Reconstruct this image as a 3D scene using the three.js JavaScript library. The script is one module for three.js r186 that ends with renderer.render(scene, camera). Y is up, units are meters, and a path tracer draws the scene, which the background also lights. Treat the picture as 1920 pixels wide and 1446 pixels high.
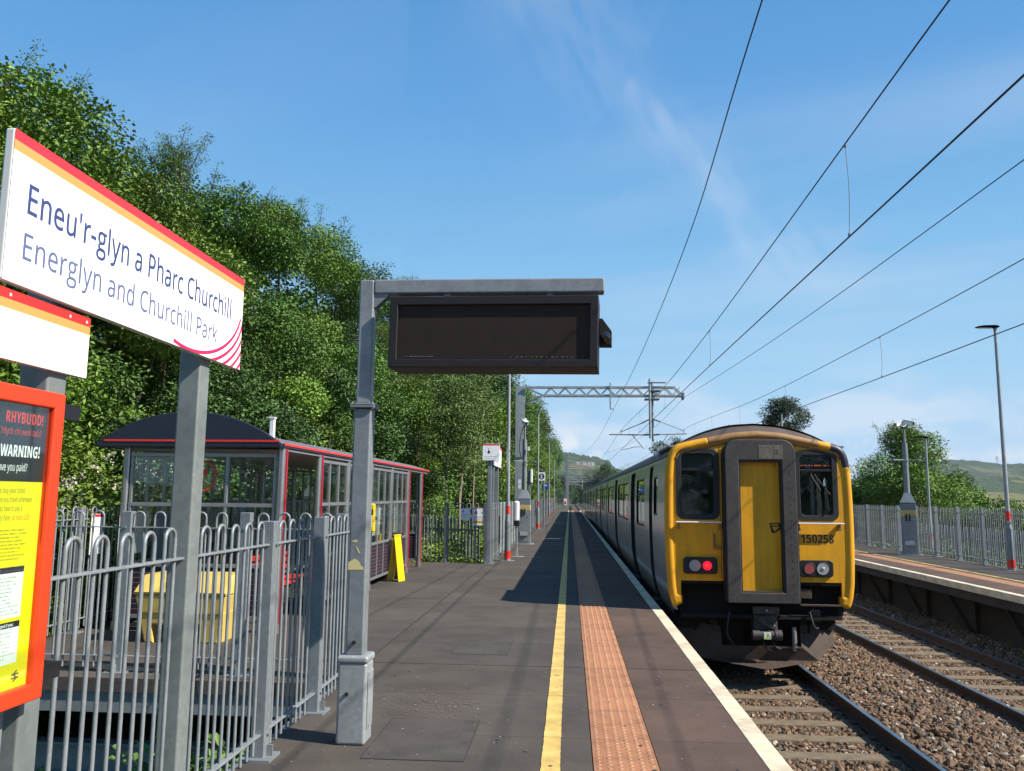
import * as THREE from 'three';
import { mergeGeometries } from 'three/addons/utils/BufferGeometryUtils.js';
import { FontLoader } from 'three/addons/loaders/FontLoader.js';
import { TextGeometry } from 'three/addons/geometries/TextGeometry.js';
import { RoundedBoxGeometry } from 'three/addons/geometries/RoundedBoxGeometry.js';

// ---------- camera, sky, sun, exposure ----------
const scene = new THREE.Scene();
const R = THREE.MathUtils.degToRad;
const camera = new THREE.PerspectiveCamera(50.01, 1024 / 771, 0.05, 9000);
camera.position.set(0, 1.65, 0);
camera.rotation.order = 'YXZ';
camera.rotation.set(R(7.64), R(4.03), R(0.573));
const renderer = new THREE.WebGLRenderer({ antialias: true });
renderer.toneMapping = THREE.LinearToneMapping;
renderer.toneMappingExposure = 1.6;
renderer.shadowMap.enabled = true;

const SUN = new THREE.Vector3(1.07, 1, 0.30).normalize();
const sun = new THREE.DirectionalLight(new THREE.Color(1, 0.93, 0.82), 5.0);
sun.position.copy(SUN).multiplyScalar(120).add(new THREE.Vector3(0, 0, -40));
sun.target.position.set(0, 0, -40);
sun.castShadow = true;
Object.assign(sun.shadow.camera, { left: -90, right: 90, top: 90, bottom: -90, near: 1, far: 400 });
sun.shadow.mapSize.set(4096, 4096);
scene.add(sun, sun.target);

// seeded random and noise
function rngOf(seed) { let a = seed >>> 0; return () => { a = (a + 0x6d2b79f5) | 0; let t = Math.imul(a ^ (a >>> 15), 1 | a); t = (t + Math.imul(t ^ (t >>> 7), 61 | t)) ^ t; return ((t ^ (t >>> 14)) >>> 0) / 4294967296; }; }
const rnd = rngOf(7);
const rr = (a, b, f = rnd) => a + (b - a) * f();
function h2(x, y, s) { let n = Math.imul(x, 374761393) + Math.imul(y, 668265263) + Math.imul(s, 1274126177); n = Math.imul(n ^ (n >>> 13), 1274126177); return ((n ^ (n >>> 16)) >>> 0) / 4294967296; }
const wrap = (a, n) => n ? ((a % n) + n) % n : a;
function vnoise(x, y, s, px = 0, py = px) {
  const xi = Math.floor(x), yi = Math.floor(y), fx = x - xi, fy = y - yi, u = fx * fx * (3 - 2 * fx), v = fy * fy * (3 - 2 * fy);
  const a = h2(wrap(xi, px), wrap(yi, py), s), b = h2(wrap(xi + 1, px), wrap(yi, py), s), c = h2(wrap(xi, px), wrap(yi + 1, py), s), d = h2(wrap(xi + 1, px), wrap(yi + 1, py), s);
  return a + (b - a) * u + (c - a) * v + (a - b - c + d) * u * v;
}
function fbm(x, y, s, oct = 4, p = 0, py = p) { let t = 0, w = 0.5, f = 1, n = 0; for (let i = 0; i < oct; i++) { t += w * vnoise(x * f, y * f, s + i, p * f, py * f); n += w; w *= 0.5; f *= 2; } return t / n; }
const clamp = (v, a = 0, b = 1) => Math.min(b, Math.max(a, v));
const sstep = (a, b, v) => { const t = clamp((v - a) / (b - a)); return t * t * (3 - 2 * t); };
const mix = (a, b, t) => a + (b - a) * t;

{ // the sky: blue air paling to the horizon, one long wisp of cirrus, low soft cloud
  const W = 2048, Hh = 1024, data = new Float32Array(W * Hh * 4);
  const stops = [[-90, .34, .37, .36], [-2, .45, .56, .66], [0, .54, .72, .90], [3, .49, .70, .92], [8, .38, .65, .91], [16, .235, .52, .85], [26, .140, .385, .76], [36, .09, .30, .655], [60, .06, .22, .53], [90, .05, .19, .48]];
  const streak = [[-3.5, 37], [-1.5, 32], [4.3, 27.7], [9.8, 21.8], [12.3, 17.8], [15, 15.9], [18.9, 14.2], [23.5, 12.4], [31, 10.5]];
  for (let j = 0; j < Hh; j++) for (let i = 0; i < W; i++) {
    const el = ((j + .5) / Hh - .5) * 180, th = ((i + .5) / W - .5) * 2 * Math.PI;
    const dx = Math.cos(th), dz = Math.sin(th), az = Math.atan2(dx, -dz) * 180 / Math.PI;
    let k = 1; while (k < stops.length - 1 && stops[k][0] < el) k++;
    const t = clamp((el - stops[k - 1][0]) / (stops[k][0] - stops[k - 1][0])), c = [1, 2, 3].map((q) => mix(stops[k - 1][q], stops[k][q], t));
    let cloud = 0;
    if (el > 0) {
      const py = Math.tan(Math.max(el, 1.5) * Math.PI / 180), X = dx / py, Z = dz / py;
      // faint veil of high ice cloud in long fibres
      const fib = fbm(X * .4 + Z * .3 + 40, Z * 1.5 - X * .9 + 9, 61, 5);
      cloud += .16 * sstep(.40, .85, fib) * sstep(6, 14, el) * (az > -12 && az < 120 ? sstep(-12, 6, az) : 0.25);
      if (az > -10 && az < 40) {
        let best = 9, along = 0;
        for (let q = 1; q < streak.length; q++) {
          const [ax, ay] = streak[q - 1], [bx, by] = streak[q], ux = bx - ax, uy = by - ay, tt = clamp(((az - ax) * ux + (el - ay) * uy) / (ux * ux + uy * uy));
          const dd = Math.hypot(az - ax - ux * tt, el - ay - uy * tt); if (dd < best) { best = dd; along = q + tt; }
        }
        const wdt = along < 3 ? 4.4 : along < 5 ? 1.5 : 2.2;
        const n = fbm(az * 1.1 + el * .7 + 3, el * .28 - az * .16, 77, 5);
        cloud += .20 * Math.exp(-((best / wdt) ** 2)) * sstep(.05, .85, n) * (along > 6 ? Math.max(0, 1.5 - (along - 6)) / 1.5 : along < 3 ? .5 : 1);
      }
      const low = fbm(az * .16, el * .55, 31, 6), puff = fbm(az * .55, el * 1.1, 35, 5);
      cloud += .42 * sstep(.42, .72, low) * sstep(.4, 2, el) * (1 - sstep(5.5, 10, el));
      cloud += .5 * sstep(.60, .74, puff) * sstep(1.2, 2.4, el) * (1 - sstep(3.4, 5.4, el));
    }
    cloud = clamp(cloud, 0, .85);
    const cc = [.86, .90, .96], o = (j * W + i) * 4;
    for (let q = 0; q < 3; q++) data[o + q] = .625 * mix(c[q], cc[q], cloud);
    data[o + 3] = 1;
  }
  const sky = new THREE.DataTexture(data, W, Hh, THREE.RGBAFormat, THREE.FloatType);
  sky.mapping = THREE.EquirectangularReflectionMapping; sky.magFilter = sky.minFilter = THREE.LinearFilter; sky.wrapS = THREE.RepeatWrapping; sky.needsUpdate = true;
  scene.background = sky; scene.environment = sky;
}

// ---------- names and tags ----------
const taken = {};
function numbered(name) { const n = taken[name] = (taken[name] ?? -1) + 1; return n ? name + '_' + String(n).padStart(3, '0') : name; }
function tag(o, label, category, group, kind) { if (label) o.userData.label = label; if (category) o.userData.category = category; if (group) o.userData.group = group; if (kind) o.userData.kind = kind; return o; }
function thing(name, label, category, base = [0, 0, 0], group) { const g = new THREE.Group(); g.name = numbered(name); g.position.set(...base); scene.add(g); return tag(g, label, category, group); }
function struct(name, label) { const g = new THREE.Group(); g.name = numbered(name); scene.add(g); return tag(g, label, 0, 0, 'structure'); }
function worldBase(o) { const v = new THREE.Vector3(); for (let q = o; q && q !== scene; q = q.parent) v.add(q.position); return v; }
const shade = (m) => { m.castShadow = m.receiveShadow = true; return m; };
// geometry in world metres becomes one named mesh under its owner
function part(owner, name, geo, mat, kind) {
  const g = Array.isArray(geo) ? merge(geo) : geo, b = worldBase(owner);
  if (b.lengthSq()) g.translate(-b.x, -b.y, -b.z);
  const m = shade(new THREE.Mesh(g, mat)); m.name = name; owner.add(m); if (kind) m.userData.kind = kind; return m;
}
// a piece that shares its geometry with others of its kind
function piece(owner, name, geo, mat, x, y, z, turn = 0) { const b = worldBase(owner), m = shade(new THREE.Mesh(geo, mat)); m.name = name; m.position.set(x - b.x, y - b.y, z - b.z); m.rotation.y = turn; owner.add(m); return m; }
function single(name, geo, mat, label, category, group, kind) { const m = shade(new THREE.Mesh(Array.isArray(geo) ? merge(geo) : geo, mat)); m.name = numbered(name); scene.add(m); return tag(m, label, category, group, kind); }

// ---------- geometry helpers ----------
// texture coordinates in metres, taken from the surface's own axes
function metric(g) {
  if (g.index) g = g.toNonIndexed();
  const p = g.attributes.position, n = g.attributes.normal, uv = new Float32Array(p.count * 2);
  for (let i = 0; i < p.count; i += 3) {
    let nx = 0, ny = 0, nz = 0; for (let k = 0; k < 3; k++) { nx += Math.abs(n.getX(i + k)); ny += Math.abs(n.getY(i + k)); nz += Math.abs(n.getZ(i + k)); }
    for (let k = i; k < i + 3; k++) {
      const x = p.getX(k), y = p.getY(k), z = p.getZ(k);
      const [u, v] = ny >= nx && ny >= nz ? [x, z] : nx >= nz ? [z, y] : [x, y];
      uv[k * 2] = u; uv[k * 2 + 1] = v;
    }
  }
  g.setAttribute('uv', new THREE.BufferAttribute(uv, 2)); g.deleteAttribute('uv1'); return g;
}
function merge(list) { return mergeGeometries(list.map((g) => { g = g.index ? g.toNonIndexed() : g; for (const k of Object.keys(g.attributes)) if (!['position', 'normal', 'uv'].includes(k)) g.deleteAttribute(k); return g; }), false); }
const box = (x, y, z, w, h, d) => metric(new THREE.BoxGeometry(w, h, d).translate(x, y, z));
const box2 = (x0, x1, y0, y1, z0, z1) => box((x0 + x1) / 2, (y0 + y1) / 2, (z0 + z1) / 2, Math.abs(x1 - x0), Math.abs(y1 - y0), Math.abs(z1 - z0));
const rbox = (x, y, z, w, h, d, r = .006, s = 2) => metric(new RoundedBoxGeometry(w, h, d, s, r).translate(x, y, z));
const rbox2 = (x0, x1, y0, y1, z0, z1, r = .006, s = 2) => rbox((x0 + x1) / 2, (y0 + y1) / 2, (z0 + z1) / 2, Math.abs(x1 - x0), Math.abs(y1 - y0), Math.abs(z1 - z0), r, s);
const V = (x, y, z) => new THREE.Vector3(x, y, z);
const UPV = V(0, 1, 0);
function rod(a, b, r, seg = 8, r2 = r) { const A = V(...a), B = V(...b), d = B.clone().sub(A), g = new THREE.CylinderGeometry(r2, r, d.length(), seg); g.applyQuaternion(new THREE.Quaternion().setFromUnitVectors(UPV, d.clone().normalize())); g.translate(...A.add(B).multiplyScalar(.5).toArray()); return metric(g); }
function bar(a, b, w, h) { const A = V(...a), B = V(...b), d = B.clone().sub(A), g = new THREE.BoxGeometry(w, d.length(), h); g.applyQuaternion(new THREE.Quaternion().setFromUnitVectors(UPV, d.clone().normalize())); g.translate(...A.add(B).multiplyScalar(.5).toArray()); return metric(g); }
const tube = (pts, r, n = 40, seg = 6, curve = true) => { const c = curve ? new THREE.CatmullRomCurve3(pts.map((p) => V(...p)), false, 'centripetal') : pts.slice(1).reduce((cp, p, i) => { cp.add(new THREE.LineCurve3(V(...pts[i]), V(...p))); return cp; }, new THREE.CurvePath()); return metric(new THREE.TubeGeometry(c, n, r, seg)); };
const cyl = (x, y, z, r, h, seg = 20, rt = r) => metric(new THREE.CylinderGeometry(rt, r, h, seg).translate(x, y + h / 2, z));
const ball = (x, y, z, r, a = 14, b = 10) => metric(new THREE.SphereGeometry(r, a, b).translate(x, y, z));
const poly = (pts) => { const s = new THREE.Shape(); pts.forEach(([x, y], i) => i ? s.lineTo(x, y) : s.moveTo(x, y)); s.closePath(); return s; };
const hole = (pts) => { const s = new THREE.Path(); pts.forEach(([x, y], i) => i ? s.lineTo(x, y) : s.moveTo(x, y)); s.closePath(); return s; };
// shape in x-y, drawn out along +z from z0
const extr = (shape, z0, depth, bevel = 0, seg = 2, curve = 12) => metric(new THREE.ExtrudeGeometry(shape, { depth: depth - 2 * bevel, bevelEnabled: bevel > 0, bevelThickness: bevel, bevelSize: bevel, bevelOffset: -bevel, bevelSegments: seg, curveSegments: curve }).translate(0, 0, z0 + bevel));
function rrect(x0, x1, y0, y1, r, cls = THREE.Shape) { const s = new cls(), [a, b, c, d] = Array.isArray(r) ? r : [r, r, r, r]; // radii: bottom left, bottom right, top right, top left
  s.moveTo(x0 + a, y0); s.lineTo(x1 - b, y0); if (b) s.absarc(x1 - b, y0 + b, b, -Math.PI / 2, 0, false); s.lineTo(x1, y1 - c); if (c) s.absarc(x1 - c, y1 - c, c, 0, Math.PI / 2, false); s.lineTo(x0 + d, y1); if (d) s.absarc(x0 + d, y1 - d, d, Math.PI / 2, Math.PI, false); s.lineTo(x0, y0 + a); if (a) s.absarc(x0 + a, y0 + a, a, Math.PI, Math.PI * 1.5, false); return s; }

// ---------- materials ----------
function tex(n, f, size, srgb = false) { // f(u, v) in 0..1, tileable -> [r, g, b] (linear when srgb is false)
  const d = new Uint8Array(n * n * 4);
  for (let j = 0; j < n; j++) for (let i = 0; i < n; i++) { const c = f(i / n, j / n), o = (j * n + i) * 4; for (let k = 0; k < 3; k++) d[o + k] = clamp(Array.isArray(c) ? c[k] : c, 0, 1) * 255; d[o + 3] = 255; }
  const t = new THREE.DataTexture(d, n, n); t.magFilter = THREE.LinearFilter; t.minFilter = THREE.LinearMipmapLinearFilter; t.generateMipmaps = true; t.wrapS = t.wrapT = THREE.RepeatWrapping; t.repeat.set(1 / size, 1 / size);
  if (srgb) t.colorSpace = THREE.SRGBColorSpace; t.needsUpdate = true; return t;
}
const again = (t, size) => { const c = t.clone(); c.repeat.set(1 / size, 1 / size); c.needsUpdate = true; return c; };
const lin = (r, g, b) => new THREE.Color().setRGB(r, g, b);
const std = (color, rough = .6, metal = 0, extra = {}) => new THREE.MeshStandardMaterial({ color, roughness: rough, metalness: metal, ...extra });
const grey = (v) => [v, v, v];
// tones that multiply a base colour: kept near white
const tGrain = tex(512, (u, v) => { const a = fbm(u * 6, v * 6, 3, 4, 6), b = h2((u * 512) | 0, (v * 512) | 0, 9); let c = .84 + .34 * (a - .5) + .22 * (b - .5); if (h2((u * 512) | 0, (v * 512) | 0, 21) > .9975) c += .5; return [c * 1.02, c, c * .98]; }, 1.1);
const tGrainBump = tex(512, (u, v) => grey(.5 + .5 * (h2((u * 512) | 0, (v * 512) | 0, 9) - .5) + .4 * (fbm(u * 40, v * 40, 5, 2, 40) - .5)), 1.1, false);
const tStain = tex(1024, (u, v) => { const a = fbm(u * 4, v * 4, 13, 6, 4), b = fbm(u * 14, v * 14, 17, 5, 14), g = h2((u * 1024) | 0, (v * 1024) | 0, 19); let c = .80 + .62 * (a - .5) + .36 * (b - .5) + .30 * (g - .5); const sp = vnoise(u * 110, v * 110, 29, 110); if (sp > .975) c += .45; else if (sp < .02) c -= .2; return [c * 1.03, c, c * .975]; }, 2.6);
const tGalv = tex(512, (u, v) => { // spangled zinc: crystals with flat tones
  let best = 9, id = 0; const n = 26, x = u * n, y = v * n, xi = Math.floor(x), yi = Math.floor(y);
  for (let a = -1; a < 2; a++) for (let b = -1; b < 2; b++) { const cx = wrap(xi + a, n), cy = wrap(yi + b, n), d = (xi + a + h2(cx, cy, 1) - x) ** 2 + (yi + b + h2(cx, cy, 2) - y) ** 2; if (d < best) { best = d; id = h2(cx, cy, 3); } }
  const s = .82 + .15 * (id - .5) + .42 * (fbm(u * 5, v * 5, 23, 5, 5) - .5); const w = vnoise(u * 46, v * 46, 41, 46) > .92 ? .16 : 0; return [s * .98 + w, s + w, s * 1.02 + w]; }, .55);
const tRust = tex(512, (u, v) => { const a = fbm(u * 8, v * 8, 51, 5, 8), b = fbm(u * 30, v * 30, 55, 3, 30); const k = 1.25; return [k * (mix(.42, .80, a) + .3 * (b - .5)), k * (mix(.40, .70, a) + .28 * (b - .5)), k * (mix(.40, .62, a) + .26 * (b - .5))]; }, .8);
const tGrime = tex(512, (u, v) => { const a = fbm(u * 4, v * 4, 71, 6, 4), s = fbm(u * 26, v * 3, 73, 4, 26, 3), g = h2((u * 512) | 0, (v * 512) | 0, 75); let c = .88 + .34 * (a - .5) + .26 * (s - .5) + .08 * (g - .5); if (vnoise(u * 90, v * 90, 77, 90) > .955) c -= .3; return [c, c * .985, c * .95]; }, 1.3);
const tTone = tex(256, (u, v) => grey(.9 + .3 * (fbm(u * 8, v * 8, 81, 5, 8) - .5)), 1.2);
const MAT = {
  asphalt: std(lin(.080, .067, .056), .92, 0, { map: tStain, bumpMap: tGrainBump, bumpScale: .004 }),
  asphaltWarm: std(lin(.104, .065, .048), .92, 0, { map: tStain, bumpMap: tGrainBump, bumpScale: .004 }),
  asphaltDeck: std(lin(.078, .067, .058), .92, 0, { map: again(tStain, 3.4), bumpMap: tGrainBump, bumpScale: .004 }),
  cover: std(lin(0.0752, 0.064, 0.0576), .85, 0, { map: again(tStain, 1.4), bumpMap: tGrainBump, bumpScale: .003 }),
  joint: std(lin(.015, .014, .013), 1),
  yellowPaint: std(lin(0.738, 0.522, 0.153), .75, 0, { map: again(tStain, .9), bumpMap: tGrainBump, bumpScale: .003 }),
  creamPaint: std(lin(0.798, 0.6935, 0.5035), .75, 0, { map: again(tStain, 1.1), bumpMap: tGrainBump, bumpScale: .003 }),
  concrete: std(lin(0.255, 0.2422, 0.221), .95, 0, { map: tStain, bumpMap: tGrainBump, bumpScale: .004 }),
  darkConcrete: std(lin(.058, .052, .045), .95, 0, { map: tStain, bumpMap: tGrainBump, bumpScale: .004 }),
  tactile: std(lin(.45, .205, .10), .8, 0, { map: again(tStain, 1.7) }),
  galv: std(lin(0.308, 0.3256, 0.33), .5, .25, { map: tGalv }),
  galvDull: std(lin(0.2464, 0.2684, 0.2798), .55, .2, { map: again(tGalv, .8) }),
  galvPale: std(lin(0.396, 0.414, 0.414), .5, .25, { map: again(tGalv, .7) }),
  postGreen: std(lin(0.2376, 0.2596, 0.2464), .5, .2, { map: again(tGalv, 1.1) }),
  black: std(lin(.012, .012, .013), .45),
  blackMatt: std(lin(.014, .013, .013), .85),
  rubber: std(lin(.016, .016, .018), .6),
  white: std(lin(.80, .80, .80), .4),
  offWhite: std(lin(.66, .66, .64), .5),
  red: std(lin(.70, .035, .02), .35),
  redDark: std(lin(.42, .018, .04), .35),
  frameRed: std(lin(0.765, 0.0495, 0.0108), .4),
  navy: std(lin(.018, .021, .040), .45, 0, { map: tTone }),
  steel: std(lin(0.495, 0.486, 0.477), .32, .85, { map: tTone }),
  steelDull: std(lin(0.378, 0.378, 0.378), .42, .6, { map: tTone }),
  glass: new THREE.MeshPhysicalMaterial({ color: lin(.9, .95, .93), roughness: .03, transmission: 1, thickness: 0, ior: 1.5 }),
  darkGlass: new THREE.MeshPhysicalMaterial({ color: lin(.012, .013, .014), roughness: .03, clearcoat: 1, clearcoatRoughness: .02 }),
  rail: std(lin(0.0978, 0.0663, 0.0493), .8, .1, { map: again(tRust, .5) }),
  railTop: std(lin(.30, .30, .32), .28, .9, { map: tTone }),
  sleeper: std(lin(.205, .160, .105), .95, 0, { map: again(tStain, .8), bumpMap: tGrainBump, bumpScale: .006 }),
  grit: std(lin(.72, .52, .13), .5, 0, { map: tTone }),
  boardYellow: std(lin(0.774, 0.54, 0.009), .4),
  trainYellow: std(lin(.82, .385, .002), .55, 0, { map: tGrime }),
  trainYellowDirty: std(lin(0.34, 0.1785, 0.0595), .6, 0, { map: again(tGrime, .6) }),
  gangway: std(lin(.075, .073, .074), .6, .1, { map: again(tRust, .9) }),
  trainSide: new THREE.MeshPhysicalMaterial({ color: lin(.47, .475, .48), roughness: .38, clearcoat: .8, clearcoatRoughness: .10, map: again(tGrime, 2.2) }),
  trainRoof: std(lin(.105, .080, .070), .55, 0, { map: again(tGrime, 1.6) }),
  under: std(lin(.010, .0085, .0075), .9, 0, { map: again(tRust, .6) }),
  plough: std(lin(.085, .062, .048), .75, .1, { map: again(tRust, .7) }),
  cabGrey: std(lin(.22, .24, .255), .7),
  soil: std(lin(.075, .058, .042), 1, 0, { map: again(tStain, 3) }),
  wire: std(lin(.035, .033, .034), .5, .4),
  copper: std(lin(.20, .15, .13), .5, .4),
  bark: std(lin(0.0935, 0.0808, 0.068), .95, 0, { map: again(tRust, .7), bumpMap: tGrainBump, bumpScale: .01 }),
  birch: std(lin(0.378, 0.333, 0.279), .9, 0, { map: again(tRust, .5) }),
};
// flat print: a canvas drawn once
function print(w, h, draw, rough = .45) { const c = document.createElement('canvas'); c.width = w; c.height = h; const g = c.getContext('2d'); draw(g, w, h); const t = new THREE.CanvasTexture(c); t.colorSpace = THREE.SRGBColorSpace; t.anisotropy = 8; return std(lin(1, 1, 1), rough, 0, { map: t }); }
// a printed plane of w x h centred at (x, y, z); face: which way it looks
function sheet(x, y, z, w, h, face = 'z', tilt = 0) { const g = new THREE.PlaneGeometry(w, h); if (face === 'x') g.rotateY(Math.PI / 2); if (face === '-x') g.rotateY(-Math.PI / 2); if (face === '-z') g.rotateY(Math.PI); if (tilt) g.rotateZ(tilt); return g.translate(x, y, z); }

// ---------- ground ----------
const bend = () => 0;
{
  const xs = [-6000, -1800, -600, -200, -90, -45, -28, -20, -15, -12, -10, -8, -6.5, -5, -3.5, -2.2, .4, .8, 8.5, 8.9, 11.4, 12.4, 13.5, 15, 18, 22, 28, 38, 60, 110, 220, 500, 1200, 2600, 6000];
  const zs = [300, 80, 30, 12, 6, 2]; for (let z = -2; z > -60; z -= 3) zs.push(z); zs.push(-70, -85, -100, -120, -150, -190, -250, -350, -500, -800, -1400, -2600, -6000);
  const pos = [], idx = [];
  const gy = (x, z) => {
    let y = x < -2.2 ? mix(-1.7, -2.6, sstep(-2.2, -6, x)) + .22 * fbm(x * .4, z * .4, 5, 3) : x < 8.9 ? -1.9 : x < 12.4 ? -1.6 : mix(-1.0, -9, sstep(13, 60, x)) - 14 * sstep(60, 400, x);
    if (x < -28) y += 10 * sstep(-28, -200, x);
    if (z < -120) y = mix(y, x > 12 ? y : -2, sstep(-120, -200, z));
    return y + (Math.abs(x) > 12 ? .5 * (fbm(x * .12 + 50, z * .12 + 90, 8, 3) - .5) : 0);
  };
  for (const z of zs) for (const x of xs) pos.push(x, gy(x, z), z);
  const n = xs.length; for (let j = 0; j < zs.length - 1; j++) for (let i = 0; i < n - 1; i++) { const a = j * n + i; idx.push(a, a + 1, a + n, a + 1, a + n + 1, a + n); }
  let g = new THREE.BufferGeometry(); g.setAttribute('position', new THREE.Float32BufferAttribute(pos, 3)); g.setIndex(idx); g.computeVertexNormals();
  const m = std(lin(.062, .078, .030), 1, 0, { map: again(tStain, 6) });
  single('ground', metric(g), m, 'rough grassy ground around the station', 0, 0, 'structure');
}
// strip swept along the line: profile [[dx, y]...] open polyline, path [[x, z]...]
function sweep(profile, path, closed = false) {
  const pos = [], idx = [], P = closed ? [...profile, profile[0]] : profile, k = P.length;
  for (let i = 0; i < path.length - 1; i++) for (let q = 0; q < k - 1; q++) {
    const [x0, z0] = path[i], [x1, z1] = path[i + 1], A = P[q], B = P[q + 1], o = pos.length / 3;
    pos.push(x0 + A[0], A[1], z0, x1 + A[0], A[1], z1, x1 + B[0], B[1], z1, x0 + B[0], B[1], z0); idx.push(o, o + 2, o + 1, o, o + 3, o + 2);
  }
  const g = new THREE.BufferGeometry(); g.setAttribute('position', new THREE.Float32BufferAttribute(pos, 3)); g.setIndex(idx); const f = g.toNonIndexed(); f.computeVertexNormals(); return metric(f);
}
const linePath = (x, z0, z1, step = 6) => { const p = []; for (let z = z0; z > z1; z -= z > -88 ? 30 : step) p.push([x + bend(z), z]); p.push([x + bend(z1), z1]); return p; };
const X1 = 2.83, X2 = 6.27; // track centres
const bedMat = std(lin(.13, .088, .06), 1, 0, { map: tex(512, (u, v) => { const a = vnoise(u * 60, v * 60, 91, 60), b = vnoise(u * 110, v * 110, 92, 110), c = .55 + .55 * (a - .5) + .5 * (b - .5); return [c * 1.05, c, c * .94]; }, 1.6), bumpMap: tGrainBump, bumpScale: .03 });
single('trackbed', sweep([[-2.25, -1.6], [-2.2, -1.16], [-.85, -1.15], [.85, -1.15], [1.25, -1.09], [2.1, -1.09], [2.6, -1.15], [4.3, -1.15], [5.6, -1.18], [5.9, -1.6]], linePath(X1, 14, -330)), bedMat, 'brown stone trackbed under both railway tracks', 0, 0, 'structure');

// ---------- tracks ----------
const railProf = [[-.07, -1.074], [.07, -1.074], [.07, -1.062], [.012, -1.040], [.012, -.962], [.036, -.948], [.036, -.921], [.031, -.9155], [-.031, -.9155], [-.036, -.921], [-.036, -.948], [-.012, -.962], [-.012, -1.040], [-.07, -1.062]];
const sleeperGeo = (() => { const s = poly([[-.14, -.2], [.14, -.2], [.125, 0], [-.125, 0]]); const g = extr(s, -1.25, 2.5, .012, 1); g.rotateY(Math.PI / 2); return metric(g); })();
const clipGeo = rbox(0, 0, 0, .07, .04, .12, .01, 1);
function track(x, label, ranges) {
  const t = struct('railway_track', label);
  for (const s of [-1, 1]) {
    const r = part(t, 'rail', sweep(railProf, linePath(x + s * .7525, 14, -320), true), MAT.rail);
    part(r, 'running_surface', sweep([[-.029, -.9135], [.029, -.9135]], linePath(x + s * .7525, 14, -320)), MAT.railTop);
  }
  const f = rngOf(5 + (x * 10 | 0));
  for (const [a, b] of ranges) for (let z = a; z > b; z -= .66) {
    const m = piece(t, 'sleeper', sleeperGeo, MAT.sleeper, x + bend(z) + rr(-.02, .02, f), -1.083 + rr(-.004, .004, f), z + rr(-.015, .015, f), rr(-.008, .008, f));
    if (z > -24) for (const s of [-1, 1]) for (const q of [-1, 1]) piece(t, 'rail_clip', clipGeo, MAT.rail, x + s * .7525 + q * .1, -1.062, z);
  }
}
track(X1, 'railway track under the parked train beside the near platform', [[1, -19], [-93, -150]]);
track(X2, 'empty railway track beside the far platform', [[-2, -62]]);

{ // ballast stones
  const f = rngOf(99), kinds = [0, 1, 2].map((k) => { const g = new THREE.IcosahedronGeometry(1, 0), p = g.attributes.position, w = {}; for (let i = 0; i < p.count; i++) { const key = [p.getX(i), p.getY(i), p.getZ(i)].map((v) => v.toFixed(3)).join(); w[key] ??= .62 + .6 * f(); p.setXYZ(i, p.getX(i) * w[key], p.getY(i) * w[key] * .72, p.getZ(i) * w[key] * 1.1); } g.computeVertexNormals(); return g; });
  const list = [[], [], []];
  const lay = (x0, x1, z0, z1, y, per, s0 = .024, s1 = .044, bump = .03) => { const n = Math.round(Math.abs((x1 - x0) * (z1 - z0)) * per); for (let i = 0; i < n; i++) list[(f() * 3) | 0].push([rr(x0, x1, f), y + rr(-.012, bump, f), rr(z1, z0, f), rr(s0, s1, f)]); };
  // the six-foot between the tracks, heaped a little
  for (let i = 0; i < 30000; i++) { const u = f(), x = mix(X1 + .80, X2 - .80, u), z = -2.5 - 33 * f() ** 1.4, heap = .055 * Math.sin(Math.PI * u) + .05 * (fbm(x * 2.2, z * 2.2, 44, 3) - .4); list[(f() * 3) | 0].push([x, -1.10 + heap + rr(0, .035, f), z, rr(.026, .052, f)]); }
  for (let k = 0; k < 48; k++) { // cribs between the sleepers
    const za = 1 - k * .66 - .12, zb = za - .42;
    if (k < 30) { lay(X1 - .69, X1 + .69, za, zb, -1.130, k < 26 ? 900 : 400); lay(X1 - 1.7, X1 - .80, za, zb, -1.125, 500); lay(X1 + .8, X1 + 1.25, za, zb, -1.11, 800); }
    const z2 = -2 - k * .66 - .12; lay(X2 - .69, X2 + .69, z2, z2 - .42, -1.130, k < 30 ? 800 : 500); lay(X2 - 1.25, X2 - .8, z2, z2 - .42, -1.12, 600);
  }
  lay(X2 + .80, 8.5, -3, -34, -1.135, 420);
  const m = std(lin(1, 1, 1), .95), mm = new THREE.Matrix4(), q = new THREE.Quaternion(), e = new THREE.Euler(), c = new THREE.Color();
  const grp = struct('ballast', 'brown and grey crushed stone ballast around the rails'); grp.userData.kind = 'stuff';
  list.forEach((L, k) => {
    const im = shade(new THREE.InstancedMesh(kinds[k], m, L.length)); im.name = 'ballast_stones'; im.userData.kind = 'stuff';
    L.forEach(([x, y, z, s], i) => { e.set(f() * 6.3, f() * 6.3, f() * 6.3); mm.compose(V(x, y, z), q.setFromEuler(e), V(s, s, s)); im.setMatrixAt(i, mm); const t = f(), v = rr(.5, 1.5, f); if (t > .94) c.setRGB(.33 * v, .28 * v, .22 * v); else if (t > .78) c.setRGB(.115 * v, .090 * v, .066 * v); else c.setRGB(.160 * v, .098 * v, .058 * v); im.setColorAt(i, c); });
    grp.add(im);
  });
}

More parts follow.
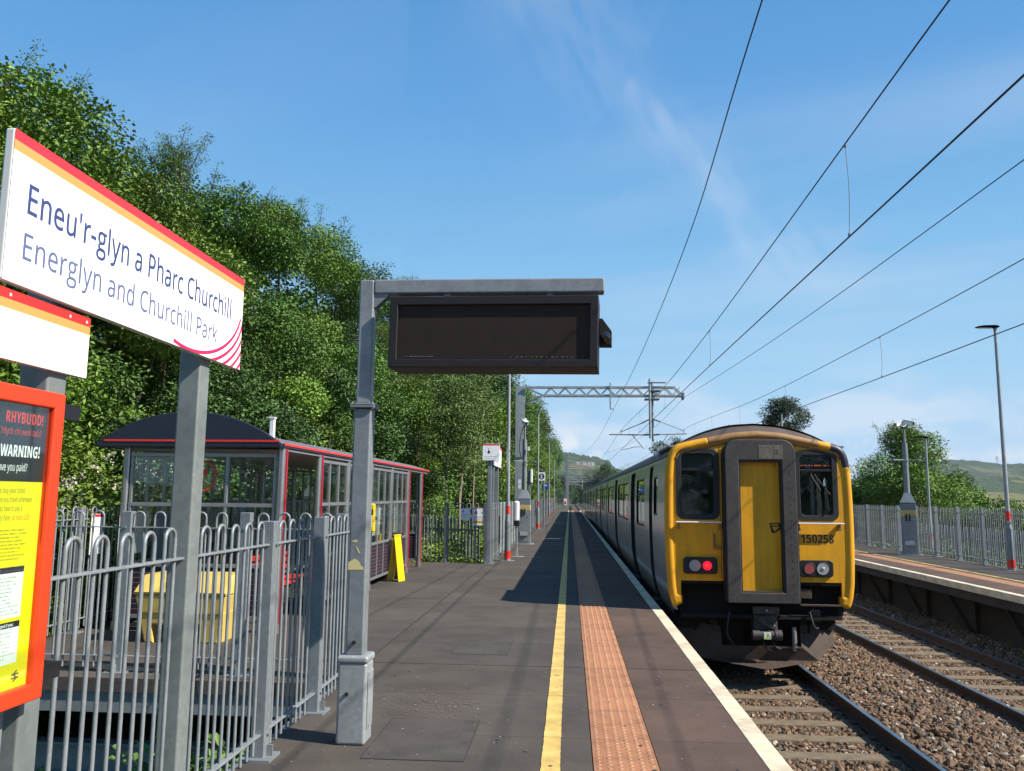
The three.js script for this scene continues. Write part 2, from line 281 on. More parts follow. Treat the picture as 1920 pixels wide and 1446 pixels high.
// ---------- near platform ----------
const FENCE_X = -1.95, EDGE = 1.37, DECK_L = -5.95, DECK_N = -7.42, DECK_F = -20.9, PLAT_END = -103.6;
const J0 = -5.99; // a joint between deck panels
const strip = (x0, x1, z0, z1, y, f, jag = .004) => { // painted strip with a slightly ragged edge
  const n = Math.max(2, Math.round(Math.abs(z1 - z0) / .06)), pos = [], idx = [];
  for (let i = 0; i <= n; i++) { const z = mix(z0, z1, i / n); pos.push(x0 + rr(-jag, jag, f), y, z, x1 + rr(-jag, jag, f), y, z); if (i) { const o = i * 2; idx.push(o - 2, o - 1, o, o - 1, o + 1, o); } }
  const g = new THREE.BufferGeometry(); g.setAttribute('position', new THREE.Float32BufferAttribute(pos, 3)); g.setIndex(idx); g.computeVertexNormals(); return metric(g);
};
const tileGeo = (dome) => { const L = dome ? [] : [rbox(0, -.03, 0, .403, .06, .397, .003, 1)]; if (dome) for (let i = 0; i < 6; i++) for (let j = 0; j < 6; j++) { const g = new THREE.CylinderGeometry(.0105, .0165, .0055, dome, 1, false); L.push(metric(g.translate((i - 2.5) * .0668, .0024, (j - 2.5) * .0668))); } return merge(L); };
const TILE = tileGeo(0), BLISTERS = [tileGeo(12), tileGeo(6)], wornMat = std(lin(.50, .26, .145), .7, 0, { map: again(tStain, 1.2) });
function tile(owner, x, z, mat, level) { const t = piece(owner, 'tactile_tile', TILE, mat, x, .001, z); if (level < 2) piece(t, 'blisters', BLISTERS[level], wornMat, x, .001, z); }
const tactileMats = [0, 1, 2].map((k) => { const m = MAT.tactile.clone(); m.color.multiplyScalar([1, .93, 1.06][k]); m.map = again(tStain, [1.7, 1.3, 2.1][k]); return m; });
{
  const p = struct('platform', 'dark brown asphalt platform beside the train'), f = rngOf(31);
  const tones = [1, .93, 1.07].map((k) => [MAT.asphalt, MAT.asphaltWarm, MAT.asphaltDeck].map((m) => { const c = m.clone(); c.color.multiplyScalar(k); return c; }));
  const rows = []; for (let z = J0 + 1.203 * 6; z > -62; z -= 1.203) rows.push([z, z - 1.203]); const zl = rows.at(-1)[1]; rows.push([zl, PLAT_END]);
  for (const [z0, z1] of rows) {
    const t = tones[(f() * 3) | 0], g = z0 < -60 ? .0 : .0035, dy = rr(-.0015, .0015, f);
    part(p, 'panel', box2(-2.02, .143, -.12 + dy, dy, z0 - g, z1 + g), t[0]);
    part(p, 'edge_panel', box2(.557, 1.222, -.12 + dy, dy, z0 - g, z1 + g), t[1]);
    part(p, 'yellow_line', strip(-.176, -.058, z0 - g, z1 + g, .004, f, .0022), MAT.yellowPaint);
  }
  for (let z = J0 + 7.2; z > PLAT_END + .6; z -= .602) { const far = z < -70; part(p, 'coping_stone', rbox2(1.2255, EDGE, -.13, .003 + rr(-.0015, .0015, f), z - .002, Math.max(far ? PLAT_END : -1e9, z - (far ? 40 : .600)), .006, 1), MAT.creamPaint); if (far) break; }
  let z = 1.2; for (; z > -46; z -= .4) tile(p, .35, z - .2, tactileMats[(f() * 3) | 0], z > -16 ? 0 : z > -30 ? 1 : 2);
  part(p, 'tactile_strip', box2(.1485, .5515, -.06, .001, z, PLAT_END), MAT.tactile);
  // the wider deck that carries the shelter
  for (let zz = DECK_N; zz > DECK_F + .2; zz -= 1.2255) { const t = tones[(f() * 3) | 0]; for (const [a, b] of [[DECK_L, -3.99], [-3.983, -2.027]]) part(p, 'deck_panel', box2(a, b, -.12, rr(-.0015, .0015, f), zz - .003, Math.max(DECK_F, zz - 1.2225)), t[2]); }
  // steelwork under the deck and the platform
  part(p, 'edge_channel', box2(DECK_L, -2.03, -.30, -.125, DECK_N - .13, DECK_N - .03), MAT.galvDull);
  part(p, 'side_channel', [box2(-2.06, -2.025, -.30, -.005, 3, DECK_N + .02), box2(-2.06, -2.025, -.30, -.005, DECK_F - .02, PLAT_END)], MAT.galvDull);
  for (const [y, zz] of [[-.78, DECK_N - .35]]) part(p, 'support_beam', [box2(DECK_L - .3, -2.1, y - .12, y + .12, zz - .01, zz + .01), box2(DECK_L - .3, -2.1, y + .12, y + .14, zz - .08, zz + .08), box2(DECK_L - .3, -2.1, y - .14, y - .12, zz - .08, zz + .08)], MAT.galvDull);
  for (const x of [-5.3, -2.4]) part(p, 'support_column', [box2(x - .08, x + .08, -2.6, -.92, DECK_N - .43, DECK_N - .27), box2(x - .08, x + .08, -.64, -.3, DECK_N - .43, DECK_N - .27)], MAT.galvDull);
  part(p, 'rear_wall', box2(DECK_L, -2.1, -2.8, -.3, DECK_N - 2.3, DECK_N - 2.5), MAT.darkConcrete);
  for (let zz = -1; zz > -100; zz -= 3.6) part(p, 'trestle', [box2(.35, .5, -1.9, -.13, zz - .1, zz + .1), box2(-1.8, -1.65, -2.3, -.13, zz - .1, zz + .1), box2(-2, 1.3, -.30, -.13, zz + .11, zz + .2)], MAT.darkConcrete);
  part(p, 'platform_wall', box2(.1, .3, -2, -.13, 4, PLAT_END), MAT.darkConcrete);
  part(p, 'end_ramp_edge', box2(-2.0, EDGE, -.6, -.002, PLAT_END - .004, PLAT_END - .25), MAT.creamPaint);
  // access covers let into the surface
  for (const [x0, x1, z0, z1] of [[-1.32, -.66, -5.40, -6.38], [-1.25, -.65, -8.93, -9.92], [-1.3, -.7, -22.6, -23.6]]) { const c = part(p, 'access_cover', box2(x0 + .005, x1 - .005, -.02, .0045, z0 - .005, z1 + .005), MAT.cover); part(c, 'frame', box2(x0, x1, -.02, .0025, z0, z1), MAT.joint); }
  // old cable trough joint along the deck
  part(p, 'expansion_joint', strip(-2.03, -2.016, DECK_N, DECK_F, .003, f, .004), MAT.joint);
}
{ // pale flecks of leaf and litter lying on the platform
  const f = rngOf(202), L = [], g = new THREE.CircleGeometry(1, 5).rotateX(-Math.PI / 2), im = shade(new THREE.InstancedMesh(metric(g), std(lin(1, 1, 1), .9), 1500)), mm = new THREE.Matrix4(), q = new THREE.Quaternion(), c = new THREE.Color();
  for (let i = 0; i < 1500; i++) {
    const sand = i < 620, d = !sand && f() < .2, gauss = () => (f() + f() + f() - 1.5) * .9; // drifted sand by the pole, then flecks and trodden gum
    const big = !sand && f() < .10, s = sand ? rr(.003, .008, f) : big ? rr(.010, .020, f) : rr(.003, .010, f);
    mm.compose(V(sand ? -1.0 + gauss() * .42 : d ? rr(-3.4, -2.1, f) : rr(-1.9, 1.2, f), .0065 + .0008 * f(), sand ? -6.75 + gauss() * .55 : -4.6 - 22 * f() ** 1.5 + (d ? -3 : 0)), q.setFromAxisAngle(UPV, f() * 6), V(s, 1, s * rr(.5, 1, f))); im.setMatrixAt(i, mm);
    if (sand) { const v = rr(.6, 1.1, f); im.setColorAt(i, c.setRGB(.20 * v, .135 * v, .08 * v)); } else { const v = big ? rr(.03, .12, f) : f() < .6 ? rr(.2, .6, f) : .02; im.setColorAt(i, c.setRGB(v, v * .95, v * .85)); }
  }
  im.name = 'litter_flecks'; scene.add(im); tag(im, 'pale specks of litter scattered over the platform asphalt', 0, 0, 'stuff');
}

// ---------- far platform ----------
const RE = 7.9, RF = 11.05;
{
  const p = struct('platform', 'far platform across the tracks with orange tactile strip'), f = rngOf(41);
  const rows = []; for (let z = 4; z > -50; z -= 1.2) rows.push([z, z - 1.2]); rows.push([rows.at(-1)[1], -104]);
  for (const [z0, z1] of rows) {
    part(p, 'panel', box2(9.15, RF, -.12, rr(-.0015, .0015, f), z0 - .003, z1 + .003), MAT.asphalt);
    part(p, 'edge_panel', box2(8.05, 8.743, -.12, rr(-.0015, .0015, f), z0 - .003, z1 + .003), MAT.asphaltWarm);
    part(p, 'yellow_line', strip(9.30, 9.42, z0 - .003, z1 + .003, .004, f), MAT.yellowPaint);
  }
  for (let z = 4; z > -46; z -= .602) part(p, 'coping_stone', rbox2(RE, 8.045, -.13, .003, z - .002, z - .6, .006, 1), MAT.creamPaint);
  part(p, 'coping_strip', box2(RE, 8.045, -.13, .003, -46.2, -104), MAT.creamPaint);
  let z = 2; for (; z > -44; z -= .4) tile(p, 8.947, z - .2, tactileMats[(f() * 3) | 0], z > -26 && z < -8 ? 1 : 2);
  part(p, 'tactile_strip', box2(8.746, 9.147, -.06, .001, z, -104), MAT.tactile);
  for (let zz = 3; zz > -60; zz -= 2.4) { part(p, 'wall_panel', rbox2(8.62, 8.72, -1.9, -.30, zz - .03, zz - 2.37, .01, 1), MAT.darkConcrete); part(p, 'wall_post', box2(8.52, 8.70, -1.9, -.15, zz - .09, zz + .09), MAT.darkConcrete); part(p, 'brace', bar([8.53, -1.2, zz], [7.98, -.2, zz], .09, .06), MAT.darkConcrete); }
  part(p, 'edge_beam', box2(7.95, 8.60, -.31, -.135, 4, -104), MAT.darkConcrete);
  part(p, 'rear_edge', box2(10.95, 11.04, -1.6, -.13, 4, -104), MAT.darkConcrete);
}

// ---------- hoop-topped railings ----------
function hoopGeo(w, y0, y1, r, seg, arc) { // along local x, standing on y = 0
  const pts = [[-w, y0], [-w, y1 - w]]; for (let i = 1; i < arc; i++) { const a = Math.PI * (1 - i / arc); pts.push([Math.cos(a) * w, y1 - w + Math.sin(a) * w]); } pts.push([w, y1 - w], [w, y0]);
  const pos = [], idx = [], nor = [];
  pts.forEach(([x, y], i) => { const a = pts[Math.max(0, i - 1)], b = pts[Math.min(pts.length - 1, i + 1)], tx = b[0] - a[0], ty = b[1] - a[1], l = Math.hypot(tx, ty), nx = -ty / l, ny = tx / l; for (let k = 0; k <= seg; k++) { const t = k / seg * 2 * Math.PI, c = Math.cos(t), s = Math.sin(t); pos.push(x + nx * c * r, y + ny * c * r, s * r); nor.push(nx * c, ny * c, s); } });
  for (let i = 0; i < pts.length - 1; i++) for (let k = 0; k < seg; k++) { const a = i * (seg + 1) + k, b = a + seg + 1; idx.push(a, a + 1, b, a + 1, b + 1, b); }
  const g = new THREE.BufferGeometry(); g.setAttribute('position', new THREE.Float32BufferAttribute(pos, 3)); g.setAttribute('normal', new THREE.Float32BufferAttribute(nor, 3)); g.setIndex(idx); return metric(g);
}
const HOOP = [hoopGeo(.05, .045, 1.47, .0098, 8, 8), hoopGeo(.05, .045, 1.47, .0098, 5, 4), hoopGeo(.05, .045, 1.47, .0098, 3, 2)];
// the fence runs from a to b ([x, z]); posts: distances along it; skip(d) leaves a hoop out
function railing(name, label, a, b, o = {}) {
  const { postStep = 1.18, posts, y = 0, detail = 0, built = 300, mat = MAT.galv, postMat = MAT.galvDull, postTop = 1.475, first = .1, bare = false, group } = o;
  const dx = b[0] - a[0], dz = b[1] - a[1], L = Math.hypot(dx, dz), ux = dx / L, uz = dz / L, turn = Math.atan2(-uz, ux), at = (d) => [a[0] + ux * d, a[1] + uz * d];
  const t = thing(name, label, 'fence', [a[0], y, a[1]], group), f = rngOf((Math.abs(a[0] * 31 + a[1] * 17) | 0) + 3);
  const ps = posts ?? Array.from({ length: Math.floor(L / postStep) + 1 }, (_, i) => i * postStep);
  const pg = metric(merge([rbox(0, postTop / 2, 0, .1, postTop, .09, .006, 1), box(0, .008, 0, .2, .016, .2), box(0, .05, .06, .012, .07, .05), ...[1.325, .15].map((h) => rod([0, h, .044], [0, h, .058], .013, 6))]));
  ps.forEach((d) => { const [x, z] = at(d); piece(t, 'post', pg, postMat, x, y, z, turn); });
  const cuts = [...new Set([0, ...ps, L])].sort((p, q) => p - q).filter((d) => d <= L + .001);
  for (let i = 0; i < cuts.length - 1; i++) { const d0 = cuts[i] + (ps.includes(cuts[i]) ? .048 : 0), d1 = cuts[i + 1] - (ps.includes(cuts[i + 1]) ? .048 : 0); if (d1 - d0 < .05) continue; for (const h of [1.325, .15]) { const g = rbox(0, 0, 0, d1 - d0, .012, .042, .003, 1), [x, z] = at((d0 + d1) / 2); piece(t, 'rail', g, mat, x, y + h, z, turn); } }
  let n = 0; const rest = [];
  for (let d = first; d < L - .04; d += .2) {
    if (ps.some((q) => Math.abs(q - d) < .098)) continue;
    const [x, z] = at(d), dist = Math.hypot(x, z);
    if (n++ < built) piece(t, 'hoop', HOOP[detail || (dist < 9 ? 0 : dist < 26 ? 1 : 2)], mat, x, y + rr(-.005, .005, f), z, turn + rr(-.035, .035, f));
    else rest.push(HOOP[2].clone().rotateY(turn).translate(x, y, z));
  }
  if (rest.length) part(t, 'hoops', rest, mat, 'stuff');
  return t;
}
railing('railing_fence', 'grey hoop-topped railing beside the station name sign', [FENCE_X, -1.55], [FENCE_X, -7.56], { posts: [.2, 3.80, 4.92, 6.0], first: .035 });
railing('railing_fence', 'hoop-topped railing along the deck edge in front of the yellow grit bin', [-5.9, -7.66], [-2.06, -7.66], { posts: [0, 1.73, 2.88, 3.79], first: .04 });
railing('railing_fence', 'hoop-topped railing on the far left behind the shelter', [-5.86, -7.85], [-5.86, -20.8], { posts: [.6, 1.8, 3, 4.2, 5.4, 6.6, 7.8, 9, 10.2, 11.4, 12.6] });
railing('railing_fence', 'hoop-topped railing across the deck end with two white notices on it', [-5.8, -21.25], [-2.02, -20.78], { posts: [0, 1.3, 2.73, 3.75] });
railing('railing_fence', 'long hoop-topped railing along the back of the near platform', [-1.98, -20.95], [-1.98, -102.5], { built: 290, posts: Array.from({ length: 69 }, (_, i) => i * 1.18), mat: MAT.galvPale });
railing('railing_fence', 'hoop-topped railing across the far end of the near platform', [-1.9, -103.3], [.4, -103.3], {});
railing('railing_fence', 'hoop-topped railing along the far platform across the tracks', [10.85, -14.0], [10.85, -96], { built: 290, posts: Array.from({ length: 58 }, (_, i) => .35 + i * 1.42), mat: MAT.galvPale, postMat: MAT.galv });

{ // palisade fences behind
  const pale = extr(poly([[-.035, 0], [.035, 0], [.035, 1.32], [.012, 1.40], [0, 1.36], [-.012, 1.40], [-.035, 1.32]]), -.004, .012, 0);
  const palisade = (label, x0, z0, x1, z1, y, h) => {
    const t = thing('palisade_fence', label, 'fence', [x0, y, z0]), L = Math.hypot(x1 - x0, z1 - z0), turn = Math.atan2(-(z1 - z0), x1 - x0), g = pale.clone().scale(1, h / 1.4, 1), f = rngOf(61);
    for (let d = .05; d < L; d += .15) piece(t, 'pale', g, MAT.galvDull, mix(x0, x1, d / L), y, mix(z0, z1, d / L), turn + rr(-.08, .08, f));
    for (const q of [.25, .8]) piece(t, 'rail', box(0, 0, 0, L, .05, .03), MAT.galvDull, (x0 + x1) / 2, y + h * q, (z0 + z1) / 2, turn).position.z -= .03;
    return t;
  };
  palisade('lower grey palisade fence behind the far platform railing', 12.35, -20, 12.35, -47, -.9, 1.75);
  palisade('grey palisade fence among brambles beyond the deck end', -6.4, -27.5, -2.6, -24.2, -.9, 1.95);
}

// ---------- station name sign ----------
const navyText = '#3b4575';
const facePrint = print(2048, 535, (g, w, h) => {
  g.fillStyle = '#fdfdfd'; g.fillRect(0, 0, w, h); const r = h / .515; // pixels per metre
  g.fillStyle = '#f4313c'; g.fillRect(0, 0, w, .037 * r); g.fillStyle = '#fd9a52'; g.fillRect(0, .037 * r, w, .034 * r);
  const text = (s, x, base, size, width, weight, col, bold) => { g.font = `${weight} ${size}px sans-serif`; g.fillStyle = col; const k = width / g.measureText(s).width; g.save(); g.translate(x, base); g.scale(k, 1); g.fillText(s, 0, 0); if (bold) { g.strokeStyle = col; g.lineWidth = bold; g.strokeText(s, 0, 0); } g.restore(); };
  text("Eneu'r-glyn a Pharc Churchill", .041 * w, .262 * r, .144 * r, .884 * w, '', navyText, 3.5);
  text('Energlyn and Churchill Park', .039 * w, .424 * r, .128 * r, .80 * w, '', '#5f688e', 1.6);
  g.strokeStyle = '#e8265c'; const cx = .788 * w, cy = -.04 * h; g.save(); g.beginPath(); g.rect(.6 * w, .45 * h, .4 * w, .55 * h); g.clip();
  for (let q = 0; q < 5; q++) { g.lineWidth = 19; g.beginPath(); g.ellipse(.72 * w + q * 20, .40 * h + q * 40, .275 * w + q * 4, .585 * h, -.10, -.2, Math.PI * .72); g.stroke(); }
  g.restore();
});
{
  const t = thing('station_sign', "long white station name sign reading Eneu'r-glyn a Pharc Churchill", 'sign', [-1.93, 0, -3.55]);
  part(t, 'board', rbox2(-1.90, -1.865, 2.343, 2.867, -2.524, -4.507, .008), MAT.offWhite);
  part(t, 'face', (() => { const g = sheet(-1.8638, 2.605, -3.5155, 1.979, .520, 'x'); return g; })(), facePrint);
  for (const z of [-2.93, -4.16]) {
    const p = part(t, 'post', [rbox2(-2.02, -1.905, -.02, 2.78, z - .058, z + .058, .012), box2(-2.06, -1.86, .0, .016, z - .1, z + .1)], MAT.postGreen);
    part(p, 'bracket', [box2(-1.904, -1.899, 2.42, 2.46, z - .1, z + .1), box2(-1.904, -1.899, 2.74, 2.78, z - .1, z + .1)], MAT.steelDull);
  }
}
{ // the blank board under it
  const t = thing('white_board', 'blank white board with red and orange stripe under the name sign', 'sign', [-1.9, 0, -2.7]);
  part(t, 'board', rbox2(-1.905, -1.885, 2.088, 2.328, -2.13, -3.072, .004), MAT.offWhite);
  part(t, 'face', sheet(-1.882, 2.208, -2.601, .937, .236, 'x'), print(1024, 268, (g, w, h) => { g.fillStyle = '#fdfdfd'; g.fillRect(0, 0, w, h); g.fillStyle = '#f4302c'; g.fillRect(0, 0, w, .145 * h); g.fillStyle = '#fd9a52'; g.fillRect(0, .145 * h, w, .135 * h); g.fillStyle = '#d8d8d8'; for (const x of [.03, .5, .86, .975]) { g.beginPath(); g.arc(x * w, .075 * h, 7, 0, 7); g.fill(); } }));
}
{ // the red poster case
  const t = thing('poster_case', 'red framed yellow and black ticket warning poster', 'poster case', [-1.85, .9, -2.7]);
  const z0 = -2.16, z1 = -2.876, y0 = .94, y1 = 2.002, b = .058, xf = -1.832;
  part(t, 'frame', [rbox2(-1.885, xf, y0, y0 + b, z0, z1, .007), rbox2(-1.885, xf, y1 - b, y1, z0, z1, .007), rbox2(-1.885, xf + .0004, y0 + b * .6, y1 - b * .6, z0, z0 - b, .007), rbox2(-1.885, xf + .0004, y0 + b * .6, y1 - b * .6, z1, z1 + b, .007)], MAT.frameRed);
  part(t, 'back', box2(-1.888, -1.868, y0 + .02, y1 - .02, z0 - .02, z1 + .02), MAT.steelDull);
  for (const y of [1.0, 1.95]) part(t, 'clamp', box2(-1.93, -1.889, y - .028, y + .028, -2.8, -3.06), MAT.black);
  part(t, 'poster', sheet(-1.858, (y0 + y1) / 2, (z0 + z1) / 2, .60, .95, 'x'), print(1024, 1406, (g, w, h) => {
    g.fillStyle = '#f9ea22'; g.fillRect(0, 0, w, h); g.fillStyle = '#2b2b2f'; g.fillRect(0, 0, w, .277 * h);
    const right = (s, x, y, size, col, weight = '', width = 0) => { g.font = `${weight} ${size}px sans-serif`; g.fillStyle = col; g.save(); g.translate(x * w, y * h); if (width) g.scale(width / g.measureText(s).width, 1); g.textAlign = 'right'; g.fillText(s, 0, 0); g.restore(); };
    right('RHYBUDD!', .965, .070, 77, '#e8423c', 'bold', 341); right('Ydych chi wedi talu?', .955, .112, 48, '#e8423c', '', 360);
    right('WARNING!', .955, .190, 80, '#ffffff', 'bold', 350); right('Have you paid?', .852, .240, 52, '#ffffff', '', 275);
    right('Please buy your ticket', .853, .318, 38, '#6b5f1c', '', 285); right('before you travel otherwise', .918, .350, 38, '#6b5f1c', '', 335); right('you may have to pay a', .84, .381, 38, '#6b5f1c', '', 268);
    right('Penalty Fare', .742, .413, 38, '#6b5f1c', '', 160); right('(at least £20)', .91, .413, 38, '#d8742a', '', 160);
    const f = rngOf(12); g.fillStyle = '#b6a52a'; for (let k = 0; k < 9; k++) for (let x = .06; x < .86 + .03 * Math.sin(k * 2); x += .008 + .014 * f()) g.fillRect(x * w, (.445 + k * .0125) * h, (.006 + .010 * f()) * w, .005 * h);
    for (const [ya, yb, s] of [[.575, .752, 'ticket!'], [.765, .91, 'can be charged if you:']]) {
      g.fillStyle = '#fbfbf6'; g.fillRect(.06 * w, ya * h, .84 * w, (yb - ya) * h); g.fillStyle = '#26263a'; g.fillRect(.06 * w, ya * h, .84 * w, .021 * h);
      g.font = 'bold 22px sans-serif'; g.fillStyle = '#fff'; g.textAlign = 'right'; g.fillText(s, (s.length > 9 ? .85 : .70) * w, (ya + .0165) * h); g.fillStyle = '#b9b9b4';
      for (let y = ya + .034; y < yb - .012; y += .0125) for (let x = .08, e = .88 - .10 * f(); x < e; x += .010 + .014 * f()) g.fillRect(x * w, y * h, (.006 + .010 * f()) * w, .005 * h);
    }
    // the double-arrow railway emblem
    g.strokeStyle = '#3c3a1c'; g.lineWidth = 8; g.beginPath(); const ex = .90 * w, ey = .958 * h; g.moveTo(ex - 32, ey - 9); g.lineTo(ex + 32, ey - 9); g.moveTo(ex - 32, ey + 9); g.lineTo(ex + 32, ey + 9); g.moveTo(ex + 14, ey - 26); g.lineTo(ex - 16, ey - 9); g.lineTo(ex + 16, ey + 9); g.lineTo(ex - 14, ey + 26); g.stroke();
  }, .3));
  part(t, 'glazing', box2(-1.848, -1.845, y0 + b, y1 - b, z0 - b, z1 + b), MAT.glass);
}

// ---------- departure display on its pole ----------
{
  const t = thing('display_pole', 'galvanised steel pole with long arm carrying the departure display', 'pole', [-1.46, 0, -5.75]);
  const X = -1.455, Z = -5.76;
  part(t, 'base_box', [rbox2(X - .10, X + .10, 0, .53, Z - .10, Z + .10, .022, 3), rbox2(X - .108, X + .108, .525, .575, Z - .108, Z + .108, .02, 3)], MAT.galvPale);
  const d = part(t, 'service_door', rbox2(X + .1005, X + .108, .1, .47, Z - .07, Z + .07, .003), MAT.galvPale);
  part(d, 'screw', [[.12, .05], [.12, -.05], [.45, .05], [.45, -.05]].map(([y, z]) => rod([X + .107, y, Z + z], [X + .112, y, Z + z], .006)), MAT.steel);
  part(t, 'lower_pole', rbox2(X - .062, X + .062, .57, 2.255, Z - .062, Z + .062, .014, 3), MAT.galvDull);
  part(t, 'flange', [rbox2(X - .085, X + .085, 2.258, 2.272, Z - .085, Z + .085, .004), rbox2(X - .085, X + .085, 2.2745, 2.289, Z - .085, Z + .085, .004), ...[-1, 1].flatMap((a) => [-1, 1].map((b) => cyl(X + a * .072, 2.25, Z + b * .072, .009, .05, 6)))], MAT.galvDull);
  part(t, 'upper_pole', rbox2(X - .052, X + .052, 2.287, 3.185, Z - .052, Z + .052, .012, 3), MAT.galv);
  part(t, 'arm', rbox2(X + .0525, .245, 3.083, 3.187, Z - .052, Z + .052, .012, 3), MAT.galv);
  part(t, 'gusset', extr(poly([[X + .051, 3.084], [X + .051, 2.985], [X + .065, 2.985], [X + .155, 3.070], [X + .155, 3.084]]), Z - .04, .08), MAT.galvDull);
  for (const x of [-.875, -.142]) part(t, 'hanger', rbox2(x - .023, x + .023, 3.03, 3.084, Z - .03, Z + .03, .004), MAT.galvDull);
  for (const y of [.66, .33]) part(t, 'lock_bolt', rod([X + (y > .5 ? .0 : -.03), y, Z + (y > .5 ? .06 : .098)], [X + (y > .5 ? .0 : -.03), y, Z + (y > .5 ? .085 : .115)], .013, 10), MAT.blackMatt);
  // torn remnant of a yellow sticker
  const s = new THREE.Shape(); [[-.062, 1.19], [-.02, 1.215], [.01, 1.20], [.03, 1.165], [.045, 1.16], [.043, 1.14], [-.062, 1.14]].forEach(([x, y], i) => i ? s.lineTo(X + x, y) : s.moveTo(X + x, y));
  const s2 = poly([[-.05, 1.335], [-.01, 1.345], [.0, 1.33], [-.02, 1.325], [-.035, 1.328]].map(([x, y]) => [X + x, y])), s3 = poly([[-.015, 1.30], [.0, 1.29], [.018, 1.255], [.01, 1.25], [-.006, 1.28]].map(([x, y]) => [X + x, y]));
  part(t, 'sticker_scraps', [extr(s, Z + .0625, .001), extr(s2, Z + .0625, .001), extr(s3, Z + .0625, .001)], std(lin(.62, .55, .25), .8));
}
{
  const t = thing('departure_display', 'switched-off black departure display hanging from the steel arm', 'display', [-.52, 2.52, -5.76]);
  const m = (g) => g.translate(.52, -2.775, 5.76).rotateZ(R(-.75)).rotateY(R(-3.5)).translate(-.52, 2.775, -5.76);
  const x0 = -1.262, x1 = .205, y0 = 2.53, y1 = 3.035, zf = -5.60, zb = -5.93;
  part(t, 'case', m(merge([box2(x0, x1, y0, y1, zb, zf - .032), rbox2(x0, x1, y1 - .062, y1, zf - .06, zf, .006), rbox2(x0, x1, y0, y0 + .055, zf - .06, zf, .006), rbox2(x0, x0 + .058, y0, y1, zf - .0604, zf - .0004, .006), rbox2(x1 - .058, x1, y0, y1, zf - .0604, zf - .0004, .006)])), std(lin(.010, .008, .009), .6));
  part(t, 'screen', m(box2(x0 + .05, x1 - .05, y0 + .05, y1 - .055, zf - .035, zf - .022)), new THREE.MeshPhysicalMaterial({ color: lin(1, 1, 1), roughness: .65, specularIntensity: .35, map: tex(256, (u, v) => { const s = .030 + .004 * (((v * 256) | 0) % 4 < 2) + .006 * (fbm(u * 3, v * 3, 15, 3, 3) - .5); return [s * 1.05, s * .70, s * .60]; }, .25) }));
  part(t, 'dust_line', [m(merge(Array.from({ length: 26 }, (_, i) => { const k = i < 11, x = k ? x0 + .11 + i * .020 : x1 - .60 + (i - 11) * .035; return box2(x, x + rr(.004, .016), y0 + .075 + (k ? .003 : 0), y0 + .0775 + (k ? .003 : 0), zf - .0222, zf - .0208); })))], std(lin(.4, .38, .36), 1));
  const s = part(t, 'sensor_housing', m(merge([extr(poly([[x1 + .004, 2.70], [x1 + .09, 2.70], [x1 + .09, 2.795], [x1 + .025, 2.885], [x1 + .004, 2.885]]), -5.80, .13, .004)])), MAT.blackMatt);
  part(s, 'lens', m(ball(x1 + .045, 2.755, -5.665, .038)), MAT.darkGlass);
}

